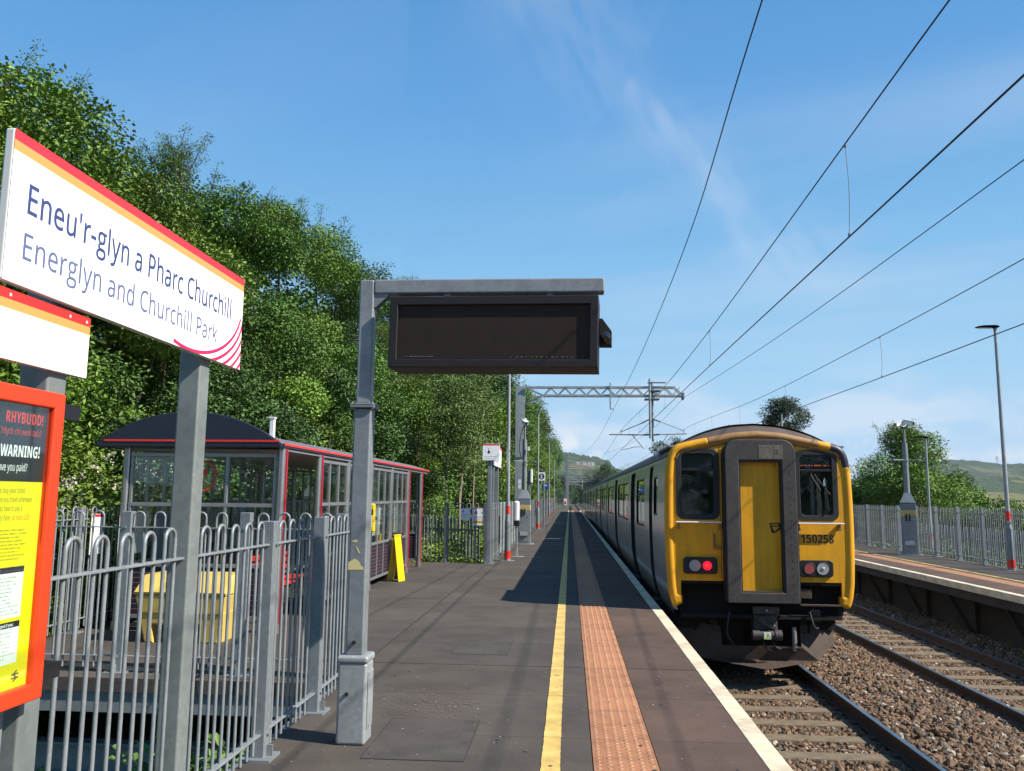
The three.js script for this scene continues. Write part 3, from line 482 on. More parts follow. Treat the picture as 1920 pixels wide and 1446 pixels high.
// ---------- waiting shelter ----------
{
  const xr = -3.52, xl = -5.48, zf = -9.95, zb = -19.45, zs = [-9.95, -11.45, -13.0, -14.55, -16.25, -17.9, -19.45];
  const t = thing('waiting_shelter', 'long glazed waiting shelter with curved navy roof and red trim', 'shelter', [-4.5, 0, zf]);
  const postAt = (x, z, red) => { const p = part(t, 'post', [cyl(x, 0, z, .046, 2.22, 18), cyl(x, 0, z, .062, .10, 18)], MAT.steel); if (red) part(p, 'red_strip', rbox2(x + .030, x + .062, .05, 2.2, z - .045, z - .012, .004, 1), MAT.redDark); };
  zs.forEach((z, i) => { postAt(xr, z, [0, 1, 5, 6].includes(i)); postAt(xl, z); });
  // glazed bay between two posts: three lights wide, two high, dark kick panels with fine lines below
  const bay = (ax, az, bx, bz, n, solidLow = true, emblem = false) => {
    const dx = bx - ax, dz = bz - az, L = Math.hypot(dx, dz), ux = dx / L, uz = dz / L, pt = (d) => [ax + ux * d, az + uz * d], along = Math.abs(ux) > .5;
    const bx2 = (d0, d1, y0, y1, th) => { const [p, q] = pt(d0), [r, s] = pt(d1); return along ? rbox2(p, r, y0, y1, q - th, q + th, .004, 1) : rbox2(p - th, p + th, y0, y1, q, s, .004, 1); };
    const e0 = .055, e1 = L - .055, ys = [.17, .78, 1.51, 2.12];
    for (const y of ys) part(t, 'frame_rail', bx2(e0, e1, y - .022, y + .022, .022), MAT.steelDull);
    for (let i = 0; i <= n; i++) { const d = mix(e0 + .02, e1 - .02, i / n); for (let k = 0; k < 3; k++) part(t, 'mullion', bx2(d - .017, d + .017, ys[k] + .0225, ys[k + 1] - .0225, .02), MAT.steelDull); }
    for (let i = 0; i < n; i++) {
      const d0 = mix(e0 + .02, e1 - .02, i / n) + .018, d1 = mix(e0 + .02, e1 - .02, (i + 1) / n) - .018;
      for (const k of [1, 2]) { const pane = part(t, 'pane', bx2(d0, d1, ys[k] + .024, ys[k + 1] - .024, .0045), MAT.glass); if (emblem && k === 2 && i === 1) {
        const [px, pz] = pt((d0 + d1) / 2 - .02), y = 1.86, ring = metric(new THREE.TorusGeometry(.185, .011, 6, 40).scale(1, 1, .2).translate(px, y, pz + .008)); const L2 = [ring]; for (let q = 0; q < 4; q++) L2.push(box(px + .0, y - .10 + q * .028, pz + .008, .12 - q * .006, .012, .002)); L2.push(box(px + .01, y + .05, pz + .008, .13, .075, .002)); part(pane, 'emblem', L2, MAT.red); } }
      if (solidLow) { const kp = part(t, 'kick_panel', bx2(d0, d1, ys[0] + .024, ys[1] - .024, .005), MAT.navy); const lines = []; for (let y = ys[0] + .08; y < ys[1] - .05; y += .062) lines.push(bx2(d0 + .004, d1 - .004, y, y + .006, .0072)); part(kp, 'line_pattern', lines, std(lin(.34, .09, .09), .5)); }
    }
  };
  bay(xl, zf, xr, zf, 3, true, true);
  for (let i = 1; i < 5; i++) bay(xr, zs[i], xr, zs[i + 1], 3);
  for (let i = 0; i < 6; i++) bay(xl, zs[i], xl, zs[i + 1], 3);
  bay(xl, zb, xr, zb, 4);
  // roof
  const cx = -4.645, hw = 1.165, arc = (k, o) => { const p = []; for (let i = 0; i <= 20; i++) { const u = -1 + i / 10; p.push([cx + u * (hw - o), 2.255 + (.385 - o * .6) * (1 - Math.abs(u) ** 2.2)]); } return p; };
  const top = arc(0, 0), roofShape = poly([[cx - hw, 2.205], ...top, [cx + hw, 2.205]]);
  part(t, 'gable_panel', extr(roofShape, zf + .10, .06, .012, 2), MAT.navy); part(t, 'gable_panel', extr(poly([[cx - hw, 2.205], ...top.map(([x, y]) => [x, 2.255 + (y - 2.255) * .52]), [cx + hw, 2.205]]), -20.46, .06, .012, 2), MAT.navy);
  const low = top.map(([x, y]) => [x, 2.25 + (y - 2.255) * .50]), inner = low.map(([x, y]) => [cx + (x - cx) * .96, y - .035]).reverse(), shell = poly([[cx - hw + .01, 2.22], ...low, [cx + hw - .01, 2.22], ...inner]);
  const roof = part(t, 'roof', extr(shell, -20.40, 20.40 + zf + .098), std(lin(.36, .39, .41), .38, .5, { map: tTone }));
  for (let z = -10.4; z > -20.3; z -= .6) { const pts = low.map(([x, y]) => [x, y + .004, z]); part(roof, 'seam', tube(pts.filter((_, i) => i % 2 === 0), .014, 20, 4), MAT.steelDull); }
  part(t, 'ceiling', box2(xl - .04, xr + .04, 2.175, 2.195, -20.2, zf - .02), MAT.steelDull);
  part(t, 'red_trim', rbox2(cx - hw + .1, cx + hw - .02, 2.272, 2.296, zf + .158, zf + .168, .003, 1), MAT.red);
  for (const s of [-1, 1]) { part(t, 'gutter', rbox2(cx + s * (hw - .03), cx + s * (hw + .015), 2.205, 2.262, -20.4, zf + .098, .01, 2), MAT.navy); part(t, 'red_trim', rbox2(cx + s * (hw + .016), cx + s * (hw + .024), 2.236, 2.268, -20.4, zf + .09, .003, 1), MAT.red); }
  part(t, 'roof_vent', [rbox2(-3.80, -3.74, 2.34, 2.60, -10.28, -10.22, .01), rbox2(-3.81, -3.73, 2.60, 2.62, -10.29, -10.21, .004)], MAT.offWhite);
  part(t, 'information_poster', [rbox2(-5.12, -4.86, .72, 1.40, zf - .05, zf - .03, .004)], std(lin(.03, .045, .09), .5));
  part(t, 'poster', rbox2(-5.43, -5.41, .9, 1.42, -10.15, -10.45, .004), MAT.offWhite);
  for (const [z, w] of [[-14.9, .22], [-15.25, .22], [-16.75, .2], [-17.3, .2]]) { const p = part(t, 'notice', rbox2(xr - .03, xr - .024, .92, 1.42, z, z - w, .002, 1), MAT.offWhite); part(p, 'yellow_box', box2(xr - .0238, xr - .0225, .98, 1.06, z - .03, z - w + .03), std(lin(.6, .42, .05), .6)); }
}
{ // red slatted bench inside it
  const t = thing('bench', 'red slatted bench inside the waiting shelter', 'bench', [-4.0, 0, -10.8]);
  for (let i = 0; i < 5; i++) part(t, 'slat', rbox2(-4.20 + i * .085, -4.135 + i * .085, .44, .47, -10.5, -12.4, .008, 1), MAT.red);
  for (let i = 0; i < 3; i++) part(t, 'back_slat', rbox2(-4.26, -4.235, .55 + i * .1, .62 + i * .1, -10.5, -12.4, .008, 1), MAT.red);
  for (const z of [-10.7, -12.2]) part(t, 'leg', [box2(-4.03, -3.98, 0, .44, z - .025, z + .025), box2(-4.24, -3.8, .40, .438, z - .02, z + .02), box2(-4.234, -4.205, .40, .85, z - .02, z + .02)], MAT.navy);
}
{ // yellow grit bin
  const t = thing('grit_bin', 'large yellow plastic grit bin in front of the shelter', 'grit bin', [-4.27, 0, -9.42]);
  const cx = -4.30, cz = -9.42;
  let s = poly([[-.50, 0], [-.38, 0], [-.365, .20], [-.15, .20], [-.13, 0], [.08, 0], [.10, .20], [.24, .20], [.26, 0], [.50, 0], [.50, .33], [-.50, .33]]);
  const taper = (g, y0, y1, a, b) => { const p = g.attributes.position; for (let i = 0; i < p.count; i++) { const k = mix(a, b, clamp((p.getY(i) - y0) / (y1 - y0))); p.setXYZ(i, p.getX(i) * k, p.getY(i), p.getZ(i) * k); } g.computeVertexNormals(); return g.translate(cx, 0, cz); };
  part(t, 'base', taper(extr(s, -.29, .58, .02, 2), 0, .33, .84, .98), MAT.grit);
  part(t, 'hopper', taper(extr(rrect(-.49, .49, .315, .525, .015), -.305, .61, .02, 2), .315, .525, .97, 1.06), MAT.grit);
  const lidShape = poly([[-.33, .53], [.33, .53], [.34, .56], [.16, .735], [-.28, .735], [-.335, .60]]); // side view: z, y
  const lid = extr(lidShape, -.535, 1.07, .018, 2).rotateY(-Math.PI / 2); { const p = lid.attributes.position; for (let i = 0; i < p.count; i++) p.setX(i, p.getX(i) * mix(1, .94, clamp((p.getY(i) - .53) / .2))); lid.computeVertexNormals(); }
  part(t, 'lid', lid.translate(cx, 0, cz), MAT.grit);
}
{ // card reader
  const t = thing('card_reader', 'yellow smartcard reader mounted on the shelter post', 'card reader', [-3.49, 1, -14.45]);
  part(t, 'case', rbox2(-3.57, -3.40, 1.005, 1.50, -14.50, -14.41, .03, 4), MAT.boardYellow);
  part(t, 'screen', box2(-3.50, -3.43, 1.30, 1.40, -14.411, -14.406), MAT.darkGlass);
  part(t, 'label', sheet(-3.482, 1.20, -14.4045, .09, .2), print(128, 256, (g, w, h) => { g.fillStyle = '#f5f3e6'; g.fillRect(0, 0, w, h); g.strokeStyle = '#444'; g.lineWidth = 7; g.beginPath(); g.arc(64, 60, 28, .4, 5); g.moveTo(30, 120); g.lineTo(90, 130); g.moveTo(50, 120); g.lineTo(50, 180); g.arc(64, 200, 22, 2, 6); g.stroke(); }));
  part(t, 'hook', tube([[-3.40, 1.27, -14.43], [-3.37, 1.26, -14.42], [-3.36, 1.24, -14.41], [-3.385, 1.225, -14.405]], .009, 12), MAT.black);
}
{ // wet floor board and litter bin
  const t = thing('floor_warning_board', 'yellow folding floor warning board standing by the shelter', 'floor sign', [-3.36, 0, -16.2]);
  const leaf = (a) => rbox(0, .43, 0, .25, .88, .014, .006).rotateX(a);
  const put = (g, dz) => g.translate(0, 0, dz).rotateY(R(72)).translate(-3.36, .01, -16.2);
  part(t, 'front_panel', put(leaf(R(-8)), .125), MAT.boardYellow); part(t, 'rear_panel', put(leaf(R(8)), -.125), MAT.boardYellow);
  part(t, 'hinge', put(rbox(0, .865, 0, .26, .03, .05, .01), 0), MAT.boardYellow);
  const b = thing('litter_bin', 'black litter bin behind the yellow floor board', 'bin', [-3.56, 0, -16.72]);
  part(b, 'body', rbox2(-3.72, -3.40, .03, .84, -16.58, -16.9, .03, 3), MAT.blackMatt); part(b, 'lid', rbox2(-3.735, -3.385, .845, .90, -16.565, -16.915, .02, 3), MAT.black); part(b, 'base', box2(-3.70, -3.42, 0, .029, -16.6, -16.88), MAT.black); part(b, 'ashtray', rbox2(-3.62, -3.5, .9005, .908, -16.68, -16.78, .003), MAT.steel);
}

// ---------- signs ----------
function notice(label, x, y, z, w, h, face, draw, pw = 256) { // thin plate with rounded edges and a print
  const t = thing('notice_sign', label, 'sign', [x, y - h / 2, z]), d = .006, ph = Math.round(pw * h / w);
  part(t, 'plate', face === 'x' ? rbox(x - d, y, z, .01, h, w, .004, 1) : rbox(x, y, z - d, w, h, .01, .004, 1), MAT.offWhite);
  part(t, 'print', face === 'x' ? sheet(x + .001, y, z, w - .008, h - .008, 'x') : sheet(x, y, z + .001, w - .008, h - .008), print(pw, ph, draw)); return t;
}
const lines = (g, w, x0, x1, ys, col, th, seed) => { const f = rngOf(seed); g.fillStyle = col; for (const y of ys) for (let x = x0; x < x1; ) { const l = (.02 + .05 * f()) * w; g.fillRect(x * w, y, Math.min(l, x1 * w - x * w), th); x += l / w + .015; } };
const redTop = (g, w, h, k) => { g.fillStyle = '#fafafa'; g.fillRect(0, 0, w, h); g.fillStyle = '#d81f30'; g.fillRect(0, 0, w, k * h); };
notice('small white notice with a camera symbol on the deck-end railing', -2.605, 1.20, -20.80, .24, .30, 'z', (g, w, h) => { redTop(g, w, h, .03); g.strokeStyle = '#44465a'; g.lineWidth = 8; g.beginPath(); g.arc(.24 * w, .27 * h, .12 * w, 0, 7); g.stroke(); g.fillStyle = '#2c2e44'; g.fillRect(.17 * w, .25 * h, .14 * w, .05 * h); lines(g, w, .1, .85, [.5, .54, .58].map((k) => k * h), '#9a9ca8', 7, 3); lines(g, w, .1, .85, [.7, .74, .78].map((k) => k * h), '#b9bac2', 6, 4); });
notice('larger white notice with yellow warning triangle on the deck-end railing', -2.27, 1.14, -20.76, .31, .43, 'z', (g, w, h) => {
  redTop(g, w, h, .035); g.fillStyle = '#e0a21c'; g.beginPath(); g.moveTo(.27 * w, .14 * h); g.lineTo(.43 * w, .34 * h); g.lineTo(.11 * w, .34 * h); g.fill(); g.strokeStyle = '#3a3120'; g.lineWidth = 6; g.stroke(); g.fillStyle = '#3a3120'; g.fillRect(.255 * w, .2 * h, .03 * w, .09 * h); g.fillRect(.25 * w, .305 * h, .04 * w, .018 * h);
  g.fillStyle = '#33354c'; g.fillRect(.69 * w, .16 * h, .035 * w, .15 * h); g.beginPath(); g.arc(.707 * w, .14 * h, 6, 0, 7); g.fill(); g.fillRect(.80 * w, .25 * h, .025 * w, .06 * h); g.strokeStyle = '#77798a'; g.lineWidth = 3; g.beginPath(); g.arc(.72 * w, .24 * h, .2 * w, 0, 7); g.stroke();
  lines(g, w, .07, .92, [.47, .52, .56, .61, .66].map((k) => k * h), '#8a8c9a', 8, 6); g.fillStyle = '#dfb334'; g.fillRect(.08 * w, .73 * h, .84 * w, .17 * h); lines(g, w, .14, .86, [.77, .81, .85].map((k) => k * h), '#b08a26', 7, 8); });
notice('white notice with red top on the far-left railing', -5.80, 1.14, -9.95, .28, .49, 'x', (g, w, h) => { redTop(g, w, h, .07); lines(g, w, .12, .3, [.16, .19].map((k) => k * h), '#555', 9, 2); lines(g, w, .1, .9, [.42, .46, .6, .64].map((k) => k * h), '#ddd', 5, 3); });
{
  const t = thing('pictogram_sign', 'square white sign with red top and hand symbol on a post', 'sign', [-1.99, 0, -20.55]);
  part(t, 'post', [rbox2(-2.04, -1.94, 0, 2.56, -20.66, -20.57, .008), box2(-2.1, -1.88, 0, .014, -20.72, -20.51)], MAT.galvDull);
  part(t, 'plate', rbox2(-2.165, -1.735, 2.53, 2.945, -20.55, -20.53, .012), MAT.offWhite);
  part(t, 'print', sheet(-1.95, 2.7375, -20.5285, .42, .405), print(420, 405, (g, w, h) => { redTop(g, w, h, .1); g.strokeStyle = '#9aa0b4'; g.lineWidth = 4; g.beginPath(); g.arc(.36 * w, .42 * h, .21 * w, 0, 7); g.stroke(); g.fillStyle = '#1d2350'; g.beginPath(); g.roundRect(.285 * w, .42 * h, .15 * w, .17 * h, 18); g.fill(); g.beginPath(); g.roundRect(.325 * w, .26 * h, .035 * w, .2 * h, 7); g.fill(); lines(g, w, .1, .8, [.76 * h], '#7f8497', 14, 5); lines(g, w, .1, .56, [.87 * h], '#7f8497', 14, 7); }));
}
{
  const t = thing('station_sign', 'second station name sign further along beside the lamp post', 'sign', [-1.95, 0, -21.9]);
  part(t, 'board', rbox2(-1.93, -1.895, 2.42, 2.96, -20.95, -22.97, .006), MAT.offWhite); part(t, 'face', sheet(-1.892, 2.69, -21.96, 2.01, .535, 'x'), facePrint);
  for (const z of [-21.3, -22.6]) part(t, 'post', [rbox2(-2.04, -1.935, 0, 2.9, z - .05, z + .05, .008)], MAT.galvDull);
}
{
  const t = thing('platform_number_sign', 'white sign with the platform number 2 in a dark circle', 'sign', [-1.56, 0, -46]);
  part(t, 'plate', rbox2(-1.77, -1.35, 2.53, 2.985, -46.02, -45.99, .006), MAT.offWhite);
  part(t, 'print', sheet(-1.56, 2.757, -45.988, .41, .445), print(256, 278, (g, w, h) => { g.fillStyle = '#fafafa'; g.fillRect(0, 0, w, h); g.fillStyle = '#1b2148'; g.beginPath(); g.arc(w / 2, h / 2, .41 * w, 0, 7); g.fill(); g.fillStyle = '#fff'; g.font = 'bold 170px sans-serif'; g.textAlign = 'center'; g.fillText('2', w / 2, h / 2 + 60); }));
  for (const x of [-1.66, -1.42]) part(t, 'post', rod([x, 0, -46.06], [x, 2.9, -46.06], .035, 10), MAT.galvDull);
  const b = thing('blue_sign', 'small blue direction sign beyond the platform number', 'sign', [-1.62, 0, -55]);
  part(b, 'plate', rbox2(-1.83, -1.40, 2.15, 2.55, -55.02, -54.99, .006), std(lin(.015, .07, .34), .5)); part(b, 'arrow', [rod([-1.76, 2.36, -54.985], [-1.50, 2.36, -54.985], .018, 6), rod([-1.50, 2.36, -54.985], [-1.60, 2.44, -54.985], .018, 6)], MAT.white);
  for (const x of [-1.72, -1.5]) part(b, 'post', rod([x, 0, -55.06], [x, 2.5, -55.06], .035, 8), MAT.galvDull);
  const c = thing('edge_sign', 'narrow sign board seen edge-on beyond the camera pillar', 'sign', [-1.55, 0, -33]);
  part(c, 'plate', rbox2(-1.56, -1.50, 2.20, 2.74, -33.0, -33.9, .01), MAT.offWhite); part(c, 'post', rbox2(-1.66, -1.56, 0, 2.7, -33.4, -33.3, .008), MAT.galvDull);
  const d = thing('stop_board', 'white and red board on the far platform-end railing', 'sign', [-.53, .6, -103.2]);
  part(d, 'plate', rbox2(-.72, -.34, .64, 1.44, -103.24, -103.21, .006), MAT.white); part(d, 'red_panel', box2(-.66, -.40, .74, 1.10, -103.209, -103.203), MAT.red);
}
{ // help point
  const t = thing('help_point', 'slim post with white panel standing behind the lamp post', 'help point', [-1.47, 0, -23.2]);
  part(t, 'post', [rbox2(-1.50, -1.43, .012, .82, -23.24, -23.16, .008), box2(-1.60, -1.26, 0, .012, -23.34, -23.06)], MAT.galvPale);
  part(t, 'head', rbox2(-1.53, -1.40, .82, 1.52, -23.42, -23.0, .05, 4), MAT.white); part(t, 'black_band', rbox2(-1.532, -1.395, .84, 1.0, -23.43, -22.99, .02, 2), MAT.black);
}

// ---------- lamp posts ----------
function lampPost(label, x, z, h, side, group) {
  const t = thing('lamp_post', label, 'lamp post', [x, 0, z], group);
  part(t, 'base_section', [cyl(x, .012, z, .082, .98, 20, .078), metric(new THREE.CylinderGeometry(.050, .078, .14, 20).translate(x, 1.062, z)), box2(x - .17, x + .17, 0, .012, z - .17, z + .17)], MAT.galvDull);
  part(t, 'shaft', cyl(x, 1.06, z, .050, h - 1.10, 18, .036), MAT.galvPale);
  part(t, 'red_band', cyl(x, .06, z, .0835, .20, 20), MAT.red); part(t, 'red_band', cyl(x, 1.19, z, .0525, .22, 20, .0515), MAT.red);
  const L = part(t, 'lantern', [extr(poly([[-.06, 0], [.44, .012], [.45, .03], [.30, .055], [.0, .06], [-.08, .03]]), -.09, .18, .006, 1).scale(side, 1, 1).translate(x, h - .05, z), cyl(x, h - .12, z, .042, .09, 14)], MAT.galvDull);
  part(L, 'diffuser', rbox2(x + side * .10, x + side * .40, h - .056, h - .046, z - .06, z + .06, .002, 1), MAT.offWhite); return t;
}
lampPost('lamp post with red bands nearest on the near platform', -1.60, -21.65, 6.0, 1);
lampPost('second lamp post along the near platform beside the number sign', -1.64, -43.2, 6.15, 1);
lampPost('third lamp post along the near platform', -1.68, -68, 6.3, 1);
lampPost('farthest lamp post at the end of the near platform', -1.75, -95.5, 6.4, 1);
lampPost('tall lamp post with red bands at the right edge on the far platform', 10.62, -21.1, 6.0, -1);
{ const t = lampPost('low lamp post beyond the far railing beside the camera pillar', 12.9, -31, 4.9, -1); t.position.y = -.95; }
lampPost('far lamp post seen just above the train roof', 10.62, -42.2, 6.0, -1);

// ---------- camera pillars ----------
function cameraPillar(label, x, z, top, cams, skew = 0) {
  const t = thing('camera_pillar', label, 'cctv pillar', [x, 0, z]), w = .22;
  part(t, 'cabinet', [rbox2(x - w, x + w, .012, 1.58, z - w, z + w, .01)], MAT.galvDull); part(t, 'base_plate', [box2(x - .34, x + .34, 0, .012, z - .34, z + .34), ...[-1, 1].map((s) => extr(poly([[s * .221, .013], [s * .30, .013], [s * .221, .14]]), -.01, .02).translate(x, 0, z + w - .02))], MAT.galvPale);
  const taper = new THREE.CylinderGeometry(.09 * Math.SQRT2, w * Math.SQRT2, .30, 4, 1).rotateY(Math.PI / 4); const tg = taper.toNonIndexed(); tg.computeVertexNormals(); part(t, 'tapered_cap', metric(tg.translate(x, 1.735, z)), MAT.galvDull);
  part(t, 'yellow_band', rbox2(x - w - .003, x + w + .003, 1.165, 1.355, z - w - .003, z + w + .003, .008), std(lin(.62, .47, .17), .7, 0, { map: tTone }));
  const door = part(t, 'door', rbox2(x - w + .045, x + w - .045, .10, 1.13, z + w + .001, z + w + .012, .004), MAT.galv); part(door, 'padlock', [rbox2(x - .09, x - .05, 1.02, 1.24, z + w + .013, z + w + .05, .008), rbox2(x + .01, x + .05, 1.02, 1.24, z + w + .013, z + w + .05, .008)], MAT.blackMatt); part(door, 'vent_hood', extr(poly([[0, .30], [.05, .30], [.01, .44], [0, .44]]), -.13, .26).rotateY(-Math.PI / 2).translate(x, 0, z + w + .013), MAT.galv);
  part(t, 'seam', rbox2(x - w - .002, x + w + .002, 1.555, 1.568, z - w - .002, z + w + .002, .002, 1), MAT.joint);
  part(t, 'mast', cyl(x, 1.87, z, .085, top - 1.87 - .62, 18, .078), MAT.galvDull); part(t, 'head_pole', cyl(x, top - .63, z, .035, .50, 12), MAT.galvDull);
  part(t, 'collar_spikes', [cyl(x, 2.86, z, .10, .05, 16), ...Array.from({ length: 10 }, (_, i) => { const a = i / 10 * 6.283; return rod([x + Math.cos(a) * .09, 2.885, z + Math.sin(a) * .09], [x + Math.cos(a) * .43, 2.90, z + Math.sin(a) * .43], .009, 5); })], MAT.galvPale);
  for (const [dx, dy, dz, turn] of cams) {
    const c = part(t, 'camera', [rbox(0, 0, 0, .13, .13, .34, .02, 2), rbox(0, .075, .02, .16, .014, .40, .004, 1)].map((g) => g.rotateX(R(14)).rotateY(turn).translate(x + dx, top - .03 + dy, z + dz)), MAT.white);
    part(c, 'lens', metric(new THREE.CylinderGeometry(.045, .045, .02, 14).rotateX(Math.PI / 2).translate(0, 0, .172).rotateX(R(14)).rotateY(turn).translate(x + dx, top - .03 + dy, z + dz)), MAT.darkGlass);
    part(c, 'bracket', rod([x, top - .2, z], [x + dx, top - .08 + dy, z + dz], .018, 8), MAT.blackMatt);
  }
  return t;
}
{
  const t = cameraPillar('grey camera pillar with yellow band on the near platform', -1.60, -29.5, 4.3, [[.02, -.02, .12, R(20)], [-.02, .04, -.1, R(170)]]);
  part(t, 'cable', tube([[-1.6, 4.2, -29.4], [-1.72, 3.9, -29.4], [-1.78, 3.4, -29.4], [-1.74, 3.1, -29.4], [-1.66, 2.95, -29.4]], .014, 24), MAT.black); part(t, 'junction_box', rbox2(-1.50, -1.42, 3.25, 3.4, -29.4, -29.3, .01), MAT.offWhite);
}
{ const t = cameraPillar('grey camera pillar with yellow band on the far platform', 10.43, -26.6, 4.05, [[-.12, 0, .05, R(-50)], [.14, .03, .05, R(55)]]); t.rotation.y = R(-20); }

// ---------- overhead line gantry ----------
const insulator = (a, b, r = .055, n = 6) => { const L = [rod(a, b, r * .4, 8)], A = V(...a), B = V(...b), d = B.clone().sub(A), q = new THREE.Quaternion().setFromUnitVectors(UPV, d.clone().normalize()); for (let i = 0; i < n; i++) L.push(metric(new THREE.CylinderGeometry(r * .7, r, .022, 12).applyQuaternion(q).translate(...A.clone().lerp(B, (i + .5) / n).toArray()))); return merge(L); };
{
  const z = -46, t = thing('overhead_gantry', 'grey lattice overhead line gantry spanning the tracks', 'gantry', [-2.76, -1.5, z]);
  part(t, 'mast', [rbox2(-3.02, -2.50, -1.5, 7.78, z + .13, z + .16, .006), rbox2(-3.02, -2.50, -1.5, 7.78, z - .16, z - .13, .006), box2(-2.775, -2.745, -1.5, 7.77, z - .129, z + .129)], MAT.galvPale);
  for (const [y, zz] of [[7.72, .24], [7.72, -.24]]) part(t, 'top_chord', rbox2(-2.49, 5.80, y - .045, y + .045, z + zz - .04, z + zz + .04, .008), MAT.galvPale);
  for (const [y, zz] of [[7.25, .24], [7.25, -.24]]) part(t, 'bottom_chord', rbox2(-1.5, 6.25, y - .05, y + .05, z + zz - .04, z + zz + .04, .008), MAT.galvPale);
  for (const s of [-.24, .24]) for (let i = 0; i < 19; i++) { const x0 = -1.45 + i * .395, up = i % 2; part(t, 'brace', bar([x0, up ? 7.69 : 7.28, z + s], [x0 + .395, up ? 7.28 : 7.69, z + s], .05, .05), MAT.galvPale); }
  for (const s of [-.24, .24]) { part(t, 'end_brace', bar([5.78, 7.70, z + s], [6.2, 7.28, z + s], .06, .06), MAT.galvPale); part(t, 'knee_brace', bar([-2.5, 6.78, z + s * .4], [-1.55, 7.22, z + s], .075, .075), MAT.galvPale); part(t, 'end_tie', bar([-2.45, 7.70, z + s], [-1.5, 7.28, z + s], .05, .05), MAT.galvPale); }
  for (let i = 0; i < 8; i++) part(t, 'cross_tie', [box2(-1.2 + i * .98, -1.15 + i * .98, 7.70, 7.74, z - .2, z + .2), box2(-1.2 + i * .98, -1.15 + i * .98, 7.22, 7.26, z - .2, z + .2)], MAT.galvPale);
  const drop = part(t, 'drop_bracket', [rbox2(2.20, 2.28, 6.45, 7.95, z + .29, z + .37, .008), box2(2.15, 2.33, 7.2, 7.3, z + .285, z + .3)], MAT.galvPale); part(drop, 'clamp', [rod([2.26, 6.49, z + .33], [2.42, 6.49, z + .33], .02), ball(2.42, 6.49, z + .33, .035)], MAT.galvDull);
  for (const [x, y0, y1, zz] of [[4.41, 4.88, 8.18, .30], [4.61, 4.74, 8.10, -.30]]) part(t, 'drop_post', [rod([x, y0, z + zz], [x, y1, z + zz], .065, 10)], MAT.galvPale);
  part(t, 'drop_seat', [rbox2(4.15, 4.95, 7.03, 7.09, z - .36, z + .36, .01), rbox2(4.3, 5.3, 7.93, 7.99, z + .2, z + .38, .01), rbox2(4.5, 5.0, 7.5, 7.56, z - .38, z + .38, .01)], MAT.galvDull);
  part(t, 'wire_bracket', [rbox2(6.20, 6.30, 7.05, 7.42, z - .3, z + .3, .01), rod([6.3, 7.2, z], [6.36, 7.2, z], .03)], MAT.galvDull);
  // cantilever over the near track
  const c1 = part(t, 'cantilever', [rod([2.18, 5.10, z], [4.1, 5.09, z], .035), rod([2.86, 5.26, z], [3.95, 5.72, z], .024), rod([3.44, 5.09, z], [4.08, 4.33, z], .024), tube([[3.98, 4.42, z], [3.6, 4.42, z], [3.2, 4.32, z], [2.85, 4.25, z]], .018, 20), rod([2.83, 5.1, z], [2.86, 5.36, z], .022)], MAT.galvDull);
  part(c1, 'insulator', insulator([4.1, 5.09, z], [4.36, 5.09, z + .2]), MAT.rubber); part(c1, 'insulator', insulator([3.95, 5.72, z], [4.36, 5.92, z + .2]), MAT.rubber);
  const c2 = part(t, 'cantilever', [rod([4.95, 5.12, z], [6.42, 5.16, z], .035), rod([5.0, 5.82, z], [6.30, 5.32, z], .024), rod([6.27, 5.14, z], [6.27, 5.40, z], .022), rod([5.4, 5.12, z], [4.9, 4.35, z], .022), tube([[4.95, 4.45, z], [5.5, 4.42, z], [6.27, 4.2, z]], .018, 16)], MAT.galvPale);
  part(c2, 'insulator', insulator([4.64, 5.10, z - .2], [4.95, 5.12, z]), MAT.rubber); part(c2, 'insulator', insulator([4.64, 5.96, z - .2], [5.0, 5.82, z]), MAT.rubber);
  part(t, 'number_plate', [box2(-2.84, -2.68, 2.35, 2.58, z + .161, z + .167), box2(-2.84, -2.68, 2.08, 2.31, z + .161, z + .167)], MAT.white); part(t, 'spike_guard', Array.from({ length: 8 }, (_, i) => rod([-3.05 + i * .08, 3.8, z + .16], [-3.1 + i * .09, 4.05, z + .28], .008, 4)), MAT.galvPale);
}
function farMast(label, z, xm, arms) {
  const t = thing('overhead_mast', label, 'mast', [xm, -1.3, z], 'overhead line masts beyond the platform');
  part(t, 'mast', rbox2(xm - .13, xm + .13, -1.3, 7.2, z - .13, z + .13, .01), MAT.galvDull);
  part(t, 'top_arm', rod([xm, 6.9, z], [xm + 1.6, 6.9, z], .045, 8), MAT.galvDull);
  part(t, 'cantilever', [rod([xm + .2, 5.15, z], [xm + 3.6, 5.15, z], .05, 8), rod([xm + .15, 6.2, z], [xm + 3.25, 5.25, z], .04, 8), rod([xm + 2.4, 5.15, z], [xm + 1.9, 4.3, z], .035, 8), tube([[xm + 2.0, 4.4, z], [xm + 2.6, 4.45, z], [xm + 3.23, 4.2, z]], .03, 14)], MAT.galvPale); return t;
}
farMast('first overhead line mast just past the platform end', -104.4, -.40);
farMast('second overhead line mast past the platform end', -150, -.40);
farMast('third overhead line mast past the platform end', -196, -.40);
farMast('fourth overhead line mast past the platform end', -245, -.40);
